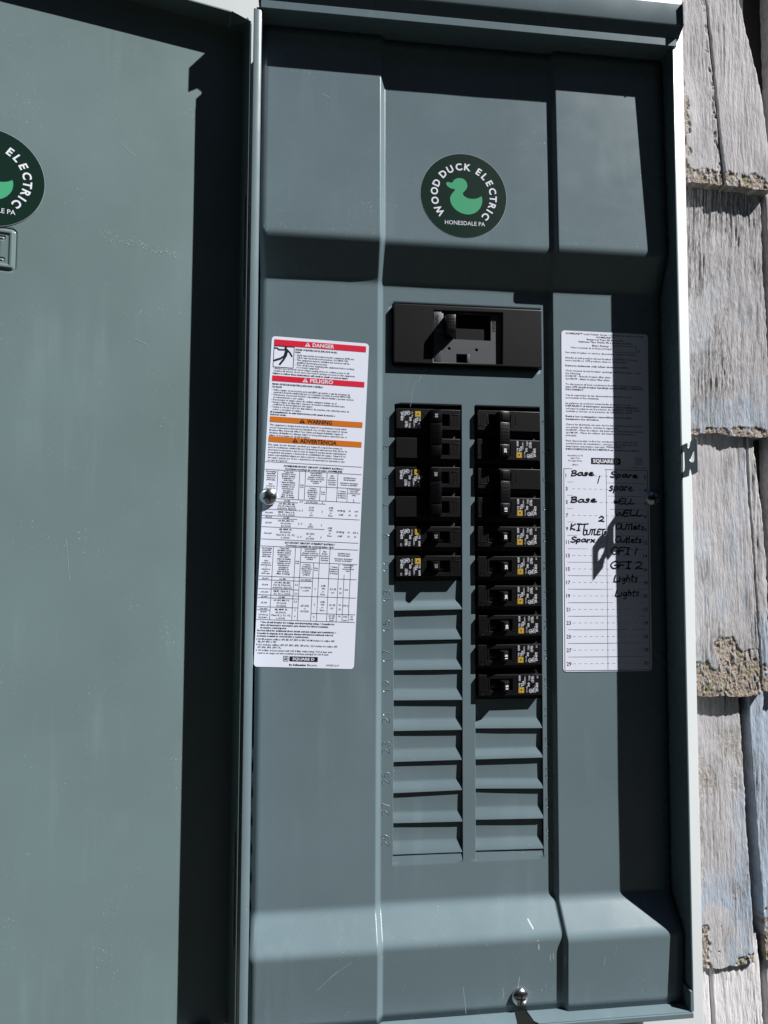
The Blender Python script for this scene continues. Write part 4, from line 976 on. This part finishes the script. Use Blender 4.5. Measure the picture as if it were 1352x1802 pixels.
def pole_mesh(zc=0, plaque='2522', labelled=True):
    """moulded body of one pole: base and raised nose with throw slot and end plaque"""
    mb = MB(); x = lambda a: a-AO
    mb.box(x(6.4), x(64.4), 3.2, 42, zc-12.5, zc+12.5, .5)
    W, F = slab([rrect(x(7.7), x(63.9), zc-8.9, zc+8.9, .5, 2), rect(x(17.6), x(37.4), zc-4.6, zc+5.3)[::-1]], YF, 7.4, .42)
    mb.add(W, F)
    mb.box(x(17.7), x(37.3), 1.2, 3.4, zc-4.5, zc+5.2)
    # raised rim of end plaque, frame line on the other side, stop wedge
    mb.box(x(8.6), x(16.6), YF-.28, YF+.2, zc-4.9, zc-4.45, .1); mb.box(x(16.2), x(16.65), YF-.28, YF+.2, zc-4.9, zc+5.6, .1)
    for a in (10.4, 13.4): mb.box(x(a), x(a)+.22, YF-.12, YF+.2, zc-4.4, zc+5.6)
    mb.box(x(37.9), x(42.0), YF-.22, YF+.2, zc-4.9, zc-4.5, .08); mb.box(x(41.7), x(42.1), YF-.22, YF+.2, zc-4.9, zc+8.3, .08)
    for a in (39.2,): mb.box(x(a), x(a)+.2, YF-.1, YF+.2, zc-4.4, zc+4)
    if labelled: mb.hexa([(x(57), -1.0, zc+8.6), (x(61.5), -1.0, zc+8.6), (x(60.0), -.6, zc+10.6), (x(59), -.6, zc+10.6), (x(57), 3.4, zc+8.6), (x(61.5), 3.4, zc+8.6), (x(60.6), 3.4, zc+12.3), (x(59.4), 3.4, zc+12.3)])
    # stamped date or on/off plaque
    for i, ch in enumerate(plaque):
        for st in DIG.get(ch, []):
            mb.tube([(x(9.2+i*1.7+q[0]*1.15), YF-.08, zc-8.0+q[1]*2.0) for q in st], .13, 4)
    for k, lay in ((0, [(0, 0), (0, 1)]), (1, [(.0, 0), (.0, 1), (.7, .2), (.7, .9)])):
        mb.tube([(x(11.6+q[1]*2.2), YF-.05, zc+1.6+k*2+q[0]*1.6) for q in lay], .13, 4)
    return mb
def number_on(txt, ac, zc, yf, root, h=2.3, slope=0.0):
    pr = Print(); pr.text(txt, ac-AO+h/2, zc, h, 'C', 3.6 if len(txt) > 1 else None, bold=.03, rot=90, res=2)
    return pr.build('rating_number', [M_PWHITE], root, lambda u, v, l: (u, yf-.12+(u-(ac-AO))*slope, v))
def place(root, side, zc):
    root.location = Vector(((AO if side > 0 else -AO)*MM, 0, zc*MM)); root.rotation_euler = (0, 0 if side > 0 else math.pi, 0)
    if side < 0: pass
def single(amp, plaque='2522'):
    root = empty('circuit_breaker')
    pole_mesh(0, plaque).build('breaker_body', M_BLACK, root, smooth=True, sharp=35)
    mb = MB(); x = lambda a: a-AO
    mb.hexa([(x(28.0), -11.2, -4.0), (x(32.8), -9.6, -4.0), (x(32.6), -9.8, 3.4), (x(28.2), -11.4, 3.4), (x(24.6), 1.5, -4.4), (x(35.8), 1.5, -4.4), (x(35.0), 1.5, 5.0), (x(24.8), 1.5, 5.0)], .45)
    mb.box(x(18.6), x(25.5), -.4, 1.6, -4.3, 4.9, .2)
    h = mb.build('handle', M_BLACK2, root, smooth=True, sharp=35)
    number_on(amp, 30.4, -.3, -10.5, h, slope=.34)
    pr = Print(); breaker_print(pr, 42.6-AO); pr.build('printed_label', [M_PWHITE, M_YELLOW, M_BLACK2], root, lambda u, v, l: (u, YF-.08-.02*l, v))
    return root
def double(amp, plaque=('', '')):
    root = empty('double_pole_breaker'); x = lambda a: a-AO
    pole_mesh(12.7, '', False).build('pole_body', M_BLACK, root, smooth=True, sharp=35)
    pole_mesh(-12.7, '', True).build('pole_body', M_BLACK, root, smooth=True, sharp=35)
    mb = MB()
    fx0, fx1, y = x(25.6), x(34.8), -11.4
    for z0, z1, dy, ins in ((10.4, 19.8, 0, 1.6), (-20.0, -9.0, 0, 1.6)):
        mb.hexa([(fx0, y-.4, z0), (fx1, y+1.6, z0), (fx1, y+1.6, z1), (fx0, y-.4, z1), (fx0-1.4, -2, z0), (fx1+.6, -2, z0), (fx1+.6, -2, z1), (fx0-1.4, -2, z1)], .5)
        mb.hexa([(fx0+1.6, y-1.0, z0+1.2), (fx1-1.2, y+.7, z0+1.2), (fx1-1.2, y+.7, z1-.8), (fx0+1.6, y-1.0, z1-.8), (fx0+1.2, y+1.6, z0+.8), (fx1-.8, y+2.2, z0+.8), (fx1-.8, y+2.2, z1-.4), (fx0+1.2, y+1.6, z1-.4)], .3)
    mb.hexa([(fx0, y-.8, -8.6), (fx1, y+1.4, -8.6), (fx1, y+1.4, 10.0), (fx0, y-.8, 10.0), (fx0-1.2, -3, -8.6), (fx1+.6, -3, -8.6), (fx1+.6, -3, 10.0), (fx0-1.2, -3, 10.0)], .45)
    rk = random.Random(2)
    for i in range(3):
        for j in range(6):
            xa = fx0+1.3+i*2.3+(j % 2)*.8; ya = y-.8+(xa-fx0)*.24
            mb.hexa([(xa, ya-.5, -7.2+j*2.8), (xa+1.1, ya-.28, -6.5+j*2.8), (xa+1.1, ya-.28, -5.7+j*2.8), (xa, ya-.5, -6.4+j*2.8), (xa, ya+1, -7.2+j*2.8), (xa+1.1, ya+1, -6.5+j*2.8), (xa+1.1, ya+1, -5.7+j*2.8), (xa, ya+1, -6.4+j*2.8)])
    for zc in (12.7, -12.7): mb.box(x(26), x(36), -3, 1.5, zc-4.2, zc+4.6, .4)
    h = mb.build('handle_tie', M_BLACK2, root, smooth=True, sharp=35)
    number_on(amp, 30.3, -14.6, y-.12, h, 2.4, slope=.26)
    pr = Print(); p2 = Print(); breaker_print(p2, 42.6-AO, False)
    p2.build('printed_label', [M_PWHITE, M_YELLOW, M_BLACK2], root, lambda u, v, l: (u, YF-.08-.02*l, v-12.7))
    return root
def dup(root):
    r = root.copy(); COL.objects.link(r)
    for ch in root.children:
        c_ = ch.copy(); COL.objects.link(c_); c_.parent = r
        for g2 in ch.children:
            d_ = g2.copy(); COL.objects.link(d_); d_.parent = c_
    return r
protos = {}
def get(kind, amp, plaque='2522'):
    key = (kind, amp, plaque)
    if key in protos: return dup(protos[key])
    protos[key] = single(amp, plaque) if kind == 's' else double(amp)
    return protos[key]
zrow = lambda k: -25.4*k-13.1
G1 = 'single pole breakers in the panel'; G2 = 'double pole breakers in the panel'
jit = random.Random(9)
for kind, amp, side, k, lab, plq in (
    ('d', '30', -1, .5, 'double pole 30 amp breaker, top of the left column beside embossed 1', ''),
    ('d', '30', -1, 2.5, 'double pole 30 amp breaker second down the left column beside embossed 5', ''),
    ('s', '20', -1, 4, 'black single 20 amp breaker at embossed number 9, below the left double pole pair', '2445'),
    ('s', '20', -1, 5, 'black single 20 amp breaker at embossed number 11, lowest in the left column', '2527'),
    ('d', '30', 1, .5, 'double pole 30 amp breaker, top of the right column beside embossed 4', ''),
    ('d', '15', 1, 2.5, 'double pole 15 amp breaker second down the right column beside embossed 8', ''),
    ('s', '20', 1, 4, 'black single 20 amp breaker at embossed number 10, just below the 15 amp double pole', '2445'),
    ('s', '20', 1, 5, 'black single 20 amp breaker at embossed number 12, second single in the right column', '2527'),
    ('s', '20', 1, 6, 'black single 20 amp breaker at embossed number 14, third single in the right column', '2522'),
    ('s', '20', 1, 7, 'black single 20 amp breaker at embossed number 16, lowest one marked 20', '2522'),
    ('s', '15', 1, 8, 'black single 15 amp breaker at embossed number 18, upper of the two marked 15', '2527'),
    ('s', '15', 1, 9, 'black single 15 amp breaker at embossed number 20, lowest in the right column', '2522')):
    r = get(kind, amp, plq); place(r, side, zrow(k)); tag(r, lab, 'circuit breaker', G2 if kind == 'd' else G1)
    r.location += Vector((jit.uniform(-.35, .35), jit.uniform(-.2, .25), jit.uniform(-.3, .3)))*MM
    r.rotation_euler.y += math.radians(jit.uniform(-.5, .5))

# ------------------------------------------------------------------ main breaker
MO = (0, 2, 61)
mbk = empty('main_breaker', MO); tag(mbk, 'wide black main breaker with central recess and toggle handle, above both breaker columns', 'main breaker')
RX0, RX1, RZ0, RZ1 = -31.2, 30.2, 37.2, 82.8
mb = MB(); W, F = slab([rrect(-66.6, 66.3, 35.0, 87.3, 1.0, 4), rect(RX0, RX1, RZ0, RZ1)[::-1]], -4.3, 8.5, .9); mb.add(W, F)
mb.build('face_plate', M_BLACK, mbk, MO, True, 35)
mb = MB(); mb.box(-66, 66, 6.0, 60, 36, 86.5); mb.box(RX0-.5, RX1+.5, 5, 6.4, RZ0-.5, RZ1+.5); mb.build('breaker_body', M_BLACK, mbk, MO)
# recess floor: grey moulding with throw pit, two small holes and a finger notch
circ = lambda cx, cz, r, n=14: [(cx+r*math.cos(-2*math.pi*k/n), cz+r*math.sin(-2*math.pi*k/n)) for k in range(n)]
W, F = slab([rect(RX0+.05, RX1-.05, RZ0+.05, RZ1-.05), rect(-21.5, 20.6, 58.6, 82.4)[::-1], circ(-17.0, 50.2, 1.4), circ(7.6, 49.9, 1.4), rect(-10.6, -1.0, 38.0, 45.8)[::-1]], -.9, 4.5, .15)
mb = MB(); mb.add(W, F); mb.hexa([(-1.0, -1.0, 38.0), (1.4, -1.0, 38.0), (1.4, -1.0, 45.8), (-1.0, -1.0, 45.8), (-1.0, 1, 38.0), (1.4, 1, 38), (1.4, 1, 45.8), (-1.0, 1, 45.8)], .2)
mb.build('recess_floor', M_GREY, mbk, MO, True, 35)
mb = MB(); mb.box(RX0, -24.2, -3.4, -1.2, RZ0+.3, RZ1-.3, .3); mb.box(-31, -22.5, -3.8, -1.0, 63.5, 80.5, .5)
mb.build('recess_step', M_GREY, mbk, MO, True, 35)
mb = MB(); mb.box(-10.5, 15.8, 2.2, 5, 58.8, 70.2, .3); mb.build('throw_slide', M_BLACK, mbk, MO)
mb = MB(); mb.hexa([(-22.0, -15.2, 62.0), (-14.0, -15.2, 62.0), (-14.0, -14.8, 76.0), (-22.0, -14.8, 76.0), (-21.4, 4, 58.9), (-11.2, 4, 58.9), (-10.8, 4, 80.8), (-21.2, 4, 80.8)], .7)
for i in range(3):
    for j in range(4): mb.box(-20.6+i*2.1+(j % 2)*.5, -19.8+i*2.1+(j % 2)*.5, -15.3, -14.6, 64+j*2.6, 64.9+j*2.6, .1)
mb.build('toggle_handle', M_BLACK2, mbk, MO, True, 35)
for T_ in (('I/ON', 21.9, 76.6, 2.6, 9.6, -1.0), ('O/OFF', -29.6, 78.6, 2.5, 11.5, -3.95)):
    pr = Print(); pr.text(T_[0], T_[1], T_[2], T_[3], 'L', T_[4], bold=.06, rot=-90, res=2)
    pr.build('printed_text', [M_INK], mbk, lambda u, v, l: (u, T_[5], v), MO)
